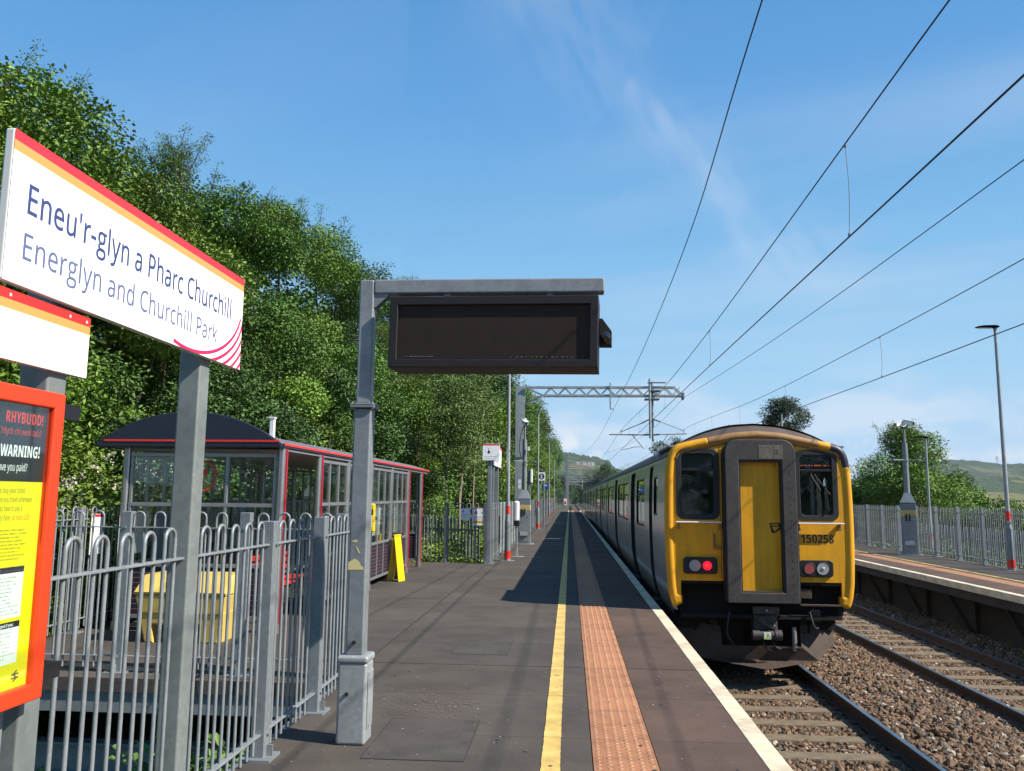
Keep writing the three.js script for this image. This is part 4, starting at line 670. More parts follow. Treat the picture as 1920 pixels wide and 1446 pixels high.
for (const [z, l] of [[-300, 'nearer lattice portal far down the line'], [-350, 'farther lattice portal far down the line']]) {
  const t = thing('overhead_portal', l, 'gantry', [-1, -1.3, z]); for (const x of [-1.2, 10.4]) part(t, 'mast', box2(x - .2, x + .2, -1.3, 8.4, z - .2, z + .2), MAT.galvPale); for (const y of [7.2, 7.9]) part(t, 'chord', box2(-1.2, 10.4, y - .08, y + .08, z - .1, z + .1), MAT.galvPale); for (let i = 0; i < 14; i++) part(t, 'brace', bar([-1 + i * .8, i % 2 ? 7.2 : 7.9, z], [-.2 + i * .8, i % 2 ? 7.9 : 7.2, z], .1, .1), MAT.galvPale);
  part(t, 'drop_post', box2(4.4, 4.7, 4.3, 8.6, z - .1, z + .1), MAT.galvPale);
}
{ // wires
  const over = (label, top, low, drops) => {
    const t = thing('overhead_line', label, 'overhead wires', [low[0][0], low[0][1], low[0][2]]);
    const C = new THREE.CatmullRomCurve3(top.map((p) => V(...p)), false, 'centripetal'), D = new THREE.CatmullRomCurve3(low.map((p) => V(...p)), false, 'centripetal');
    part(t, 'catenary_wire', metric(new THREE.TubeGeometry(C, 260, .0078, 5)), MAT.wire); part(t, 'contact_wire', metric(new THREE.TubeGeometry(D, 260, .0085, 5)), MAT.wire);
    const at = (c, z) => { let lo = 0, hi = 1; for (let i = 0; i < 40; i++) { const m = (lo + hi) / 2; c.getPoint(m).z > z ? lo = m : hi = m; } return c.getPoint(lo); };
    for (const z of drops) { const a = at(C, z), b = at(D, z); const d = part(t, 'dropper', tube([a.toArray(), [a.x + .012, (a.y + b.y) / 2, z + .02], b.toArray()], .0032, 12, 4), MAT.copper); part(d, 'clamp', [rbox(a.x, a.y - .015, a.z, .016, .045, .03, .004, 1), rbox(b.x, b.y + .015, b.z, .016, .045, .03, .004, 1)], MAT.copper); }
  };
  over('pair of overhead wires above the near track', [[2.83, 5.75, 14], [2.83, 5.36, -5.95], [2.83, 5.284, -8.35], [2.83, 5.03, -16.7], [2.85, 4.98, -26], [2.86, 5.36, -46], [2.83, 5.0, -75], [2.83, 5.36, -104.4], [2.83, 5.0, -128], [2.83, 5.36, -150], [2.83, 5.2, -300]], [[2.83, 4.29, 14], [2.83, 4.29, -5], [2.83, 4.295, -8.3], [2.83, 4.31, -17], [2.84, 4.27, -46], [2.83, 4.27, -104.4], [2.83, 4.27, -300]], [-1, -8.33, -16.75, -25, -34, -40, -54, -62, -70, -78, -86, -94]);
  over('pair of overhead wires above the far track', [[6.27, 5.6, 14], [6.27, 5.08, -8], [6.27, 4.98, -11.6], [6.27, 4.93, -17], [6.27, 4.95, -27], [6.27, 5.40, -46], [6.27, 5.0, -75], [6.27, 5.4, -104.4], [6.27, 5.2, -300]], [[6.27, 4.09, 14], [6.27, 4.09, -12], [6.27, 4.10, -17], [6.27, 4.13, -22], [6.27, 4.2, -46], [6.27, 4.2, -300]], [-2, -9, -16.95, -24.4, -31, -37, -42, -52, -60]);
  single('earth_wire', tube([[1.3, 6.95, 14], [1.92, 6.60, -7.83], [2.22, 6.55, -14.6], [2.36, 6.40, -26], [2.42, 6.49, -45.7], [2.25, 6.25, -62], [1.95, 6.35, -80], [1.2, 6.9, -104.4]], .009, 220, 5), MAT.wire, 'single high wire left of the overhead lines passing the gantry bracket', 'overhead wire');
  single('return_wire', tube([[6.3, 6.5, 14], [6.3, 6.33, -6], [6.3, 6.36, -11.4], [6.3, 6.5, -24], [6.34, 7.18, -46]], .009, 160, 5), MAT.wire, 'single return wire running to the outer end of the gantry', 'overhead wire');
  single('return_wire', tube([[6.34, 7.18, -46], [6.0, 6.6, -60], [5.2, 6.5, -80], [4.2, 7.0, -104]], .009, 120, 5), MAT.wire, 'return wire sloping down beyond the gantry end', 'overhead wire');
}

// ---------- train ----------
const font = await new FontLoader().loadAsync('fonts/droid/droid_sans_bold.typeface.json');
const XT = 2.815, TF = -12.7;
const PROF = new THREE.CatmullRomCurve3([[1.22, -.10], [1.28, .08], [1.335, .35], [1.36, .75], [1.37, 1.3], [1.362, 1.8], [1.345, 2.1], [1.31, 2.28], [1.235, 2.41], [1.08, 2.52], [.8, 2.655], [.4, 2.765], [0, 2.80]].map(([a, b]) => V(a, b, 0)), false, 'centripetal').getPoints(80).map((p) => [p.x, p.y]);
const hwAt = (y) => { for (let i = 1; i < PROF.length; i++) if (PROF[i][1] >= y) { const [a, b] = PROF[i - 1], [c, d] = PROF[i]; return mix(a, c, (y - b) / (d - b)); } return 0; };
function grid(rows) { const n = rows[0].length, pos = [], idx = []; rows.forEach((r, j) => r.forEach((p, i) => { pos.push(...p); if (j && i) { const a = j * n + i; idx.push(a - n - 1, a - 1, a, a - n - 1, a, a - n); } })); const g = new THREE.BufferGeometry(); g.setAttribute('position', new THREE.Float32BufferAttribute(pos, 3)); g.setIndex(idx); g.computeVertexNormals(); return metric(g); }
function side(s, z0, z1, y0, y1, inset = 0) { const ys = [y0, ...PROF.map((p) => p[1]).filter((y) => y > y0 + .02 && y < y1 - .02), y1]; return grid(ys.map((y) => [[XT + s * (hwAt(y) - inset), y, z0], [XT + s * (hwAt(y) - inset), y, z1]])); }
const train = thing('passenger_train', 'four-car diesel passenger train with yellow cab end numbered 150258', 'train', [XT, -.915, TF]);
const WB = 1.09, WT = 2.02, EAVE = 2.30;
function carriage(z0, z1, feats) { // feats: [type, start, end] with distances down the line
  const zs = [...feats].sort((a, b) => a[1] - b[1]), shell = [];
  for (const s of [-1, 1]) {
    let z = z0;
    for (const [type, a, b] of zs) {
      const za = -a, zb = -b; if (z - za > .001) shell.push(side(s, z, za, -.10, EAVE)); z = zb;
      if (type === 'door') {
        shell.push(side(s, za, zb, 2.20, EAVE));
        const leaf = part(train, 'door', [side(s, za, zb, -.06, 2.20, .075)], std(lin(.030, .022, .020), .45));
        part(leaf, 'door_window', [side(s, mix(za, zb, .12), mix(za, zb, .44), 1.15, 1.98, .068), side(s, mix(za, zb, .56), mix(za, zb, .88), 1.15, 1.98, .068)], MAT.darkGlass);
        const jambs = []; for (const q of [za, zb]) { const p = [...Array(13)].map((_, i) => mix(-.06, 2.2, i / 12)); jambs.push(grid(p.map((y) => [[XT + s * hwAt(y), y, q], [XT + s * (hwAt(y) - .078), y, q]]))); }
        part(leaf, 'jamb', jambs, MAT.rubber); part(leaf, 'step', box2(XT + s * 1.22, XT + s * 1.33, -.16, -.11, za - .05, zb + .05), MAT.under);
        part(leaf, 'seal', [za, mix(za, zb, .5), zb].map((q) => side(s, q - .03, q + .03, -.05, 2.19, .07)), MAT.rubber);
      } else {
        const lo = type === 'cab' ? 1.36 : WB, hi = type === 'cab' ? 2.0 : WT; shell.push(side(s, za, zb, -.10, lo), side(s, za, zb, hi, EAVE));
        const w = part(train, 'window', side(s, za, zb, lo, hi, .022), MAT.darkGlass);
        const t = .028, fr = [side(s, za + .002, za - t, lo - .004, hi + .004, .006), side(s, zb + t, zb - .002, lo - .004, hi + .004, .006), side(s, za - t, zb + t, lo - .004, lo + t, .006), side(s, za - t, zb + t, hi - t, hi + .004, .006)];
        if (type === 'win') { fr.push(side(s, za - t, zb + t, 1.70, 1.735, .008), side(s, mix(za, zb, .5) + .012, mix(za, zb, .5) - .012, lo + t, hi - t, .009)); }
        part(w, 'frame', fr, type === 'win' ? MAT.rubber : MAT.black);
      }
    }
    shell.push(side(s, z, z1, -.10, EAVE));
  }
  part(train, 'car_body', shell, MAT.trainSide);
  const over = PROF.filter((p) => p[1] >= EAVE - .01).map((p) => [...p]); const arch = [...over.map(([h, y]) => [XT - h, y]), ...over.slice(0, -1).reverse().map(([h, y]) => [XT + h, y])];
  part(train, 'roof', grid(arch.map(([x, y]) => [[x, y, z0], [x, y, z1]])), MAT.trainRoof);
  for (const s of [-1, 1]) part(train, 'gutter', grid([0, 1, 2, 3].map((i) => { const y = 2.27 + i * .022, o = [.0, .016, .016, .0][i]; return [[XT + s * (hwAt(y) + o), y, z0], [XT + s * (hwAt(y) + o), y, z1]]; })), MAT.trainRoof);
  part(train, 'underframe', [box2(XT - 1.15, XT + 1.15, -.28, -.09, z0 - .1, z1 + .1), ...[0, 1, 2, 3].map((i) => rbox2(XT - 1.2, XT + 1.2, -.72, -.285, mix(z0, z1, .3 + i * .11), mix(z0, z1, .38 + i * .11), .03, 1))], MAT.under);
  for (const k of [.13, .87]) { // bogies
    const zc = mix(z0, z1, k), b = part(train, 'bogie', [-1, 1].flatMap((s) => [rbox2(XT + s * .93, XT + s * 1.07, -.62, -.42, zc - 1.6, zc + 1.6, .03, 1), rbox2(XT + s * .9, XT + s * 1.12, -.70, -.30, zc - .3, zc + .3, .03, 1)]), MAT.under);
    for (const dz of [-1.2, 1.2]) for (const s of [-1, 1]) part(b, 'wheel', metric(new THREE.CylinderGeometry(.42, .42, .13, 28).rotateZ(Math.PI / 2).translate(XT + s * .75, -.493, zc + dz)), MAT.steelDull);
  }
  for (let i = 0; i < 3; i++) part(train, 'roof_vent', rbox2(XT - .25, XT + .25, 2.79, 2.84, mix(z0, z1, .25 + i * .25) - .35, mix(z0, z1, .25 + i * .25) + .35, .02, 1), MAT.trainRoof);
}
carriage(TF - .225, -32.5, [['cab', 13.95, 14.55], ['door', 14.82, 15.4], ['win', 16.4, 18.25], ['door', 18.8, 20.0], ['win', 20.8, 22.9], ['win', 23.1, 25.2], ['door', 25.8, 27.0], ['win', 27.7, 29.6], ['win', 29.8, 31.7]]);
const plain = (o) => [['win', o + .8, o + 2.7], ['win', o + 2.9, o + 4.8], ['door', o + 5.6, o + 6.8], ['win', o + 7.5, o + 9.6], ['win', o + 9.8, o + 11.9], ['door', o + 12.6, o + 13.8], ['win', o + 14.5, o + 16.2], ['win', o + 16.4, o + 18.3]];
for (const o of [33.1, 53.3, 73.5]) carriage(-o, -o - 19.7, plain(o));
for (const z of [-32.5, -52.8, -73.0]) part(train, 'bellows', [0, 1, 2, 3, 4].map((i) => rbox2(XT - .62, XT + .62, -.05, 2.4, z - .02 - i * .115, z - .11 - i * .115, .03, 1)), MAT.rubber);
part(train, 'rear_end', extr(poly([...PROF.map(([h, y]) => [XT - h, y]), ...PROF.slice().reverse().map(([h, y]) => [XT + h, y])]), -93.3, .06), MAT.trainYellowDirty);

{ // cab end
  const K = .962, drop = (y) => y - .195 * sstep(2.30, 2.78, y), face = PROF.filter((p) => p[1] > .1), L = face.map(([h, y]) => [XT - h * K, drop(y)]), Rr = face.slice().reverse().map(([h, y]) => [XT + h * K, drop(y)]);
  const s = poly([[XT - 1.245, .10], ...L, ...Rr, [XT + 1.245, .10], [XT + 1.165, .10], [XT + 1.165, .44], [XT - 1.165, .44], [XT - 1.165, .10]]);
  const wl = [XT - 1.205, XT - .585, 1.345, 2.385], wr = [XT + .545, XT + 1.155, 1.345, 2.375], GX = 2.812;
  for (const [a, b, c, d] of [wl, wr]) s.holes.push(rrect(a, b, c, d, .11, THREE.Path));
  s.holes.push(hole([[GX - .44, .46], [GX + .44, .46], [GX + .44, 2.30], [GX - .44, 2.30]]));
  part(train, 'cab_front', extr(s, TF - .05, .05), MAT.trainYellow);
  // corner mouldings running up both sides and over the roof edge
  const out = [[XT - 1.235, .13], ...L.filter((_, i) => i % 4 === 2), [XT, 2.605], ...Rr.filter((_, i) => i % 4 === 2), [XT + 1.235, .13]].map(([x, y]) => [x, y, TF - .045]);
  const C = new THREE.CatmullRomCurve3(out.map((p) => V(...p)), false, 'centripetal'), N = 160, P = C.getPoints(N).map((p) => p.toArray());
  const cutAt = (test) => P.filter((p) => test(p)), roll = (pts, r, n, name, mat) => part(train, name, [tube(pts, r, n, 12), ball(...pts[0], r * .998, 12, 8), ball(...pts.at(-1), r * .998, 12, 8)], mat);
  const ya = 2.50;
  roll(cutAt((p) => p[0] < XT - .72), .068, 90, 'corner_moulding', MAT.trainYellow);
  roll(cutAt((p) => p[0] > XT - .74 && p[0] < XT + .92), .066, 40, 'roof_edge_moulding', MAT.trainYellowDirty);
  roll(cutAt((p) => p[0] > XT + .90 && p[1] > 2.40), .068, 30, 'corner_moulding', MAT.trainYellow);
  roll(cutAt((p) => p[0] > XT + .60 && p[1] > 2.12 && p[1] < 2.43), .069, 30, 'corner_moulding', MAT.navy);
  roll(cutAt((p) => p[0] > XT + .60 && p[1] < 2.15), .068, 60, 'corner_moulding', MAT.trainYellow);
  for (const q of [-1, 1]) part(train, 'corner_foot', rbox(XT + q * 1.215, .17, TF - .06, .15, .16, .16, .05, 3), MAT.trainYellow);
  // cab sides close the gap behind the mouldings
  part(train, 'cab_side', [-1, 1].map((q) => { const ys = [.0, ...PROF.map((p) => p[1]).filter((y) => y > .05 && y < 2.75), 2.75]; return grid(ys.filter((y) => y < 2.33).map((y) => [[XT + q * hwAt(y) * K, drop(y), TF - .05], [XT + q * hwAt(y), y, TF - .225]])); }), MAT.trainSide);
  const over = PROF.filter((p) => p[1] >= EAVE - .01), arch = [...over.map(([h, y]) => [h, y]), ...over.slice(0, -1).reverse().map(([h, y]) => [-h, y])];
  part(train, 'roof_dome', grid([0, .2, .4, .6, .8, 1].map((u) => arch.map(([h, y]) => [XT + h * mix(K, 1.001, u), mix(drop(y) + .05, y + .0015, Math.sin(u * Math.PI / 2)), TF - .03 - .36 * u]))), MAT.trainRoof);
  const dm = part(train, 'visor', grid([...over.map(([h, y]) => [h, y]), ...over.slice(0, -1).reverse().map(([h, y]) => [-h, y])].map(([h, y]) => [[XT + h * .93, drop(y) - .05, TF + .03], [XT + h * .93, drop(y) - .095, TF + .0]])), MAT.trainYellowDirty);
  // windscreens
  for (const [q, [a, b, c, d]] of [[-1, wl], [1, wr]]) {
    const fr = rrect(a - .012, b + .012, c - .012, d + .012, .115); fr.holes.push(rrect(a + .072, b - .072, c + .068, d - .068, .065, THREE.Path));
    const w = part(train, 'windscreen', extr(rrect(a + .045, b - .045, c + .04, d - .04, .08), TF - .02, .006), MAT.glass); if (q < 0) w.userData.label = 'dark left windscreen';
    part(w, 'gasket', extr(fr, TF - .03, .042, .008, 2), MAT.rubber);
    const st = []; for (let i = 0; i < 12; i++) for (const [u, v] of [[a + .02, mix(c + .1, d - .1, i / 11)], [b - .02, mix(c + .1, d - .1, i / 11)]]) st.push(rod([u, v, TF + .010], [u, v, TF + .0145], .007, 6)); part(w, 'bolt', st, MAT.blackMatt);
    const sgn = q < 0 ? 1 : 1, px = q < 0 ? mix(a, b, .5) : mix(a, b, .42);
    part(w, 'wiper', q < 0 ? [rod([px + .03, 2.02, TF + .03], [px - .16, 1.77, TF + .03], .009, 6), rod([px + .04, 2.04, TF + .02], [px - .03, 1.9, TF + .036], .013, 6), tube([[px - .2, 2.0, TF + .02], [px - .06, 1.95, TF + .03], [px - .05, 1.84, TF + .03]], .006, 14, 5)] : [rod([px - .04, 2.02, TF + .03], [px + .10, 1.78, TF + .04], .012, 6), rod([px + .02, 2.02, TF + .03], [px + .24, 1.72, TF + .03], .008, 6), rod([px + .16, 1.85, TF + .035], [px + .21, 1.48, TF + .03], .013, 6)], MAT.black);
    part(w, 'divider_bar', rbox2(a + .05, b - .05, 2.06, 2.095, TF - .012, TF + .006, .006, 1), MAT.black);
    const dest = part(train, 'destination_screen', rbox2(a + .06, b - .06, 2.10, 2.34, TF - .10, TF - .05, .006, 1), MAT.black);
    if (q > 0) { const f = rngOf(8), dots = []; for (let x = a + .09; x < b - .09; x += .012) { if (f() < .18) x += .02; const h = rr(.008, .022, f); dots.push(box(x, 2.155 + rr(-.004, .004, f), TF - .048, .007, h, .002)); } part(dest, 'led_text', dots, std(lin(.5, .1, .03), .5, 0, { emissive: lin(.9, .16, .05), emissiveIntensity: .5 })); }
    part(train, 'handrail', [rbox2(a - .03, b + (q < 0 ? .02 : .06), 1.288, 1.308, TF + .05, TF + .095, .006, 2)], MAT.white).userData.label = 'white handrail below windscreen';
    for (const u of [a + .02, b - .0]) part(train, 'rail_bracket', [box2(u - .012, u + .012, 1.22, 1.287, TF + .001, TF + .062), rod([u, 1.21, TF + .02], [u, 1.21, TF + .06], .025, 8)], MAT.trainYellowDirty);
  }
  // inside the cab
  const zb = TF - 1.55, cabs = [[XT - 1.30, GX - .47], [GX + .47, XT + 1.30]];
  cabs.forEach(([a, b], i) => part(train, 'cab_interior', [box2(a, b, .46, .50, TF - .06, zb), box2(a, b, .46, 2.5, zb, zb - .04), box2(a, b, 2.42, 2.45, TF - .06, zb)], MAT.cabGrey));
  for (const x of [GX - .455, GX + .455]) part(train, 'partition', box2(x - .012, x + .012, .46, 2.42, TF - .055, zb), MAT.cabGrey);
  for (const [a, b] of cabs) part(train, 'cab_desk', [box2(a + .05, b - .03, 1.02, 1.22, TF - .10, TF - .5), box2(a + .12, b - .15, 1.22, 1.34, TF - .12, TF - .3)], std(lin(.10, .11, .12), .6));
  part(train, 'cab_notice', box2(XT + .76, XT + .88, 1.80, 1.87, zb + .041, zb + .046), MAT.red);
  part(train, 'cab_pillar', box2(XT + .98, XT + 1.03, 1.0, 2.2, TF - .75, TF - .80), MAT.offWhite);
  // gangway
  const gs = rrect(GX - .515, GX + .515, .15, 2.525, [.01, .01, .20, .20]); gs.holes.push(hole([[GX - .312, .30], [GX + .312, .30], [GX + .312, 2.215], [GX - .312, 2.215]]));
  const gw = part(train, 'gangway', extr(gs, TF + .005, .20, .012, 2, 10), MAT.gangway);
  part(gw, 'rubber_liner', [box2(GX - .310, GX - .294, .302, 2.213, TF + .09, TF + .180), box2(GX + .290, GX + .310, .302, 2.213, TF + .09, TF + .195), box2(GX - .29, GX + .29, 2.19, 2.213, TF + .09, TF + .195)], MAT.rubber);
  part(gw, 'sill', box2(GX - .310, GX + .310, .301, .318, TF + .09, TF + .195), MAT.plough);
  part(gw, 'patch_plate', rbox2(GX - .02, GX + .33, 2.235, 2.44, TF + .2055, TF + .209, .002, 1), std(lin(.19, .175, .15), .6, .1, { map: again(tRust, 1.3) }));
  const rv = []; for (const y of [.22, ...Array.from({ length: 16 }, (_, i) => .42 + i * .115)]) rv.push(rod([GX + .425, y, TF + .204], [GX + .425, y, TF + .2095], .007, 6)); for (let i = 0; i < 4; i++) for (let j = 0; j < 2; j++) rv.push(rod([GX + .02 + i * .09, 2.26 + j * .15, TF + .208], [GX + .02 + i * .09, 2.26 + j * .15, TF + .212], .006, 6)); for (const [x, y] of [[.21, 2.32], [.25, 2.32], [.21, 2.36], [.25, 2.36]]) rv.push(rod([GX + x, y, TF + .208], [GX + x, y, TF + .2125], .009, 8)); part(gw, 'rivets', rv, MAT.blackMatt);
  const bell = rrect(GX - .540, GX + .540, .17, 2.50, [.01, .01, .21, .21]); bell.holes.push(rrect(GX - .50, GX + .50, .2, 2.45, [.01, .01, .18, .18], THREE.Path)); part(gw, 'bellows', extr(bell, TF + .003, .14), MAT.rubber);
  const door = part(train, 'gangway_door', rbox2(GX - .309, GX + .309, .302, 2.212, TF + .04, TF + .086, .006, 1), MAT.trainYellow);
  part(door, 'handle_recess', [extr(poly([[.13, 1.30], [.30, 1.30], [.30, 1.22], [.20, 1.15], [.16, 1.16]]), TF + .0865, .008).translate(GX, 0, 0)], MAT.black); part(door, 'handle', [extr(poly([[.155, 1.285], [.255, 1.285], [.255, 1.262], [.155, 1.262]]), TF + .095, .008).translate(GX, 0, 0), extr(poly([[.17, 1.245], [.28, 1.245], [.20, 1.175]]), TF + .095, .006).translate(GX, 0, 0)], MAT.trainYellow); part(door, 'screw', [[-.30, 1.78], [.22, 2.13], [-.30, .78]].map(([x, y]) => rod([GX + x, y, TF + .086], [GX + x, y, TF + .092], .009, 8)), MAT.blackMatt);
  part(train, 'lamp_bracket', [rbox2(GX - .68, GX - .645, .93, 1.13, TF + .001, TF + .02, .004, 1), rbox2(GX - .68, GX - .54, .91, .95, TF + .02, TF + .05, .004, 1)], MAT.trainYellowDirty);
  part(train, 'panel_seam', [box2(GX - .563, GX - .557, .46, 2.5, TF, TF + .003), box2(GX + .557, GX + .563, .46, 2.5, TF, TF + .003)], MAT.joint);
  // lamp clusters
  const lens = (x, y, r, m, ring) => [metric(new THREE.SphereGeometry(r, 20, 8, 0, 6.2832, 0, .5).rotateX(Math.PI / 2).translate(0, 0, -r * .80).scale(1.9, 1.9, .8).translate(x, y, TF + .032))];
  const clear = std(lin(.75, .77, .76), .25, .1, { map: again(tGrainBump, .12) }), redOff = std(lin(.34, .07, .085), .25), redOn = std(lin(.6, .01, .02), .3, 0, { emissive: lin(1, .012, .04), emissiveIntensity: .8 });
  for (const [x0, x1, y, w, r, on] of [[1.685, 2.185, .662, 1.855, 2.035, true], [3.372, 3.862, .640, 3.708, 3.515, false]]) {
    const c = part(train, 'lamp_cluster', extr(rrect(x0, x1, y - .122, y + .122, .055), TF + .0005, .034, .012, 3), MAT.black);
    part(c, 'lamp_rim', [[w, .090], [r, .078]].map(([x, q]) => metric(new THREE.TorusGeometry(q, .010, 8, 28).translate(x, y, TF + .034))), MAT.rubber);
    part(c, 'headlight', [metric(new THREE.CylinderGeometry(.084, .084, .008, 28).rotateX(Math.PI / 2).translate(w, y, TF + .038)), metric(new THREE.SphereGeometry(.03, 14, 8).scale(1, 1, .4).translate(w, y, TF + .042))], clear);
    const tl = part(c, 'tail_light', metric(new THREE.CylinderGeometry(.070, .070, .008, 24).rotateX(Math.PI / 2).translate(r, y, TF + .038)), redOff);
    if (on) { const d = []; for (let i = -4; i <= 4; i++) for (let j = -4; j <= 4; j++) { const u = (i + (j & 1 ? .5 : 0)) * .0165, v = j * .0145; if (Math.hypot(u, v) < .064) d.push(metric(new THREE.CylinderGeometry(.0055, .0055, .006, 6).rotateX(Math.PI / 2).translate(r + u, y + v, TF + .045))); } const g = part(c, 'tail_light', d, redOn); g.userData.label = 'lit red tail light'; const pl = new THREE.PointLight(new THREE.Color(1, .05, .08), .02, 1.5); pl.position.set(r - XT, y + .915, .09); pl.castShadow = true; train.add(pl); }
  }
  const num = metric(new TextGeometry('150258', { font, size: .122, depth: .002, curveSegments: 6 })); num.computeBoundingBox(); num.scale(.475 / (num.boundingBox.max.x - num.boundingBox.min.x), 1, 1).translate(3.412, 1.012, TF + .0008); part(train, 'unit_number', num, std(lin(.05, .022, .016), .6));
  // below the cab
  part(train, 'buffer_beam', [box2(XT - 1.16, XT + 1.16, -.08, .435, TF - .30, TF - .22), box2(XT - 1.16, XT + 1.16, -.10, -.05, TF - .02, TF - .3), box2(XT - 1.16, XT - .56, .395, .437, TF - .01, TF - .2), box2(XT + .56, XT + 1.16, .395, .437, TF - .01, TF - .2)], MAT.under);
  part(train, 'gear_case', [rbox2(XT - 1.05, XT + 1.05, -.68, -.09, TF - .62, TF - .9, .04, 2), rbox2(XT - .95, XT - .2, -.60, -.1, TF - .32, TF - .62, .04, 2)], MAT.under);
  part(train, 'step_bar', [rbox2(XT + .56, XT + 1.13, .10, .125, TF - .03, TF + .03, .005, 1), rbox2(XT + .57, XT + .74, .20, .34, TF - .1, TF - .03, .01, 1), rbox2(XT + .72, XT + .86, -.13, .03, TF - .08, TF - .05, .006, 1)], MAT.plough);
  part(train, 'coupler', [rbox2(2.68, 3.06, -.02, .09, TF - .02, TF + .06, .01), rbox2(2.70, 3.04, -.26, -.03, TF - .25, TF + .0, .02, 2), metric(new THREE.CylinderGeometry(.062, .062, .40, 20).rotateZ(Math.PI / 2).translate(2.87, -.315, TF + .05)), metric(new THREE.CylinderGeometry(.075, .075, .10, 20).rotateZ(Math.PI / 2).translate(2.71, -.315, TF + .05)), metric(new THREE.CylinderGeometry(.075, .075, .10, 20).rotateZ(Math.PI / 2).translate(3.03, -.315, TF + .05)), extr(poly([[2.74, -.05], [2.86, -.05], [2.88, -.14], [3.0, -.18], [3.04, -.26], [2.86, -.2], [2.76, -.14]]), TF + .0, .05, .008, 1)], std(lin(.085, .085, .088), .55, .2, { map: again(tRust, 1) }));
  part(train, 'coupler_bolt', rod([2.87, .035, TF + .06], [2.87, .035, TF + .085], .02, 10), MAT.steel);
  part(train, 'warning_label', sheet(2.865, -.315, TF + .1135, .10, .10), print(128, 128, (g, w, h) => { g.fillStyle = '#d8e2df'; g.fillRect(0, 0, w, h); g.fillStyle = '#c8d23c'; g.beginPath(); g.moveTo(64, 14); g.lineTo(118, 112); g.lineTo(10, 112); g.fill(); g.strokeStyle = '#222'; g.lineWidth = 8; g.stroke(); g.beginPath(); g.moveTo(70, 42); g.lineTo(56, 72); g.lineTo(72, 72); g.lineTo(60, 100); g.stroke(); }));
  for (const [a, b, c] of [[[2.80, -.38, TF], [2.86, -.5, TF + .06], [2.98, -.56, TF]], [[2.95, -.38, TF], [2.99, -.48, TF + .05], [3.07, -.52, TF]], [[2.35, .0, TF], [2.30, -.3, TF + .05], [2.42, -.5, TF - .05]], [[3.5, .02, TF], [3.56, -.2, TF + .03], [3.66, -.22, TF - .1]]]) part(train, 'hose', tube([a, b, c], .016, 20, 8), MAT.rubber);
  part(train, 'pipe', [rod([3.30, -.22, TF - .1], [3.30, -.56, TF - .1], .035, 12)], MAT.steelDull);
  const ps = poly([[1.66, -.12], [2.25, -.27], [2.25, -.50], [3.4, -.50], [3.4, -.27], [3.93, -.07], [3.93, -.48], [3.65, -.70], [2.83, -.77], [2.0, -.70], [1.66, -.50]]);
  const pg = new THREE.ExtrudeGeometry(ps, { depth: .016, bevelEnabled: false }); const split = metric(pg); { const p = split.attributes.position; for (let i = 0; i < p.count; i++) { const x = p.getX(i), y = p.getY(i); p.setZ(i, p.getZ(i) + TF + .10 - Math.abs(x - 2.83) * .42 + (-.45 - y) * .35); } split.computeVertexNormals(); }
  part(train, 'snow_plough', split, MAT.plough);
  part(train, 'plough_stay', [bar([3.45, -.30, TF - .16], [3.5, -.05, TF - .35], .10, .012), bar([3.55, -.30, TF - .2], [3.6, -.1, TF - .4], .012, .10), bar([2.2, -.3, TF - .18], [2.1, -.05, TF - .4], .10, .012), box2(3.0, 3.40, -.515, -.50, TF - .22, TF - .05)], MAT.plough);
}

// ---------- trees and plants ----------
const ORD = ['first', 'second', 'third', 'fourth', 'fifth', 'sixth', 'seventh', 'eighth', 'ninth', 'tenth', 'eleventh', 'twelfth', 'thirteenth'];
function sprigGeo(seed, n, len, wid, spread) { // a spray of folded leaves round a point
  const f = rngOf(seed), pos = [], nor = [];
  for (let i = 0; i < n; i++) {
    const a = f() * 6.283, r = spread * Math.sqrt(f()), c = V(Math.cos(a) * r, rr(-.45, .45, f) * spread, Math.sin(a) * r);
    const dir = V(Math.cos(a) + rr(-.7, .7, f), rr(-.7, .45, f), Math.sin(a) + rr(-.7, .7, f)).normalize(), up = V(rr(-.6, .6, f), 1, rr(-.6, .6, f)).normalize(), sd = dir.clone().cross(up).normalize(), L = len * rr(.7, 1.25, f), W = wid * rr(.75, 1.2, f), nn = sd.clone().cross(dir).normalize();
    const p0 = c, p3 = c.clone().addScaledVector(dir, L), m = c.clone().addScaledVector(dir, L * .45), p1 = m.clone().addScaledVector(sd, W).addScaledVector(nn, W * .35), p2 = m.clone().addScaledVector(sd, -W).addScaledVector(nn, W * .35);
    for (const t of [[p0, p1, p3], [p0, p3, p2]]) { const q = t[1].clone().sub(t[0]).cross(t[2].clone().sub(t[0])).normalize(); for (const v of t) { pos.push(v.x, v.y, v.z); nor.push(q.x, q.y, q.z); } }
  }
  const g = new THREE.BufferGeometry(); g.setAttribute('position', new THREE.Float32BufferAttribute(pos, 3)); g.setAttribute('normal', new THREE.Float32BufferAttribute(nor, 3)); g.setAttribute('uv', new THREE.Float32BufferAttribute(new Float32Array(pos.length / 3 * 2), 2)); return g;
}
const SPRIG = { broad: [sprigGeo(1, 20, .095, .027, .24), sprigGeo(2, 20, .085, .030, .24)], fine: [sprigGeo(3, 26, .060, .014, .24)], far: [sprigGeo(5, 14, .20, .062, .45), sprigGeo(6, 14, .18, .066, .45)], needle: [sprigGeo(7, 30, .16, .010, .3)], bramble: [sprigGeo(8, 14, .085, .034, .18)], grass: [sprigGeo(9, 22, .34, .006, .12)] };
const leafMat = std(lin(1, 1, 1), .6, 0, { side: THREE.DoubleSide });
const flowerMat = std(lin(1, 1, 1), .8);
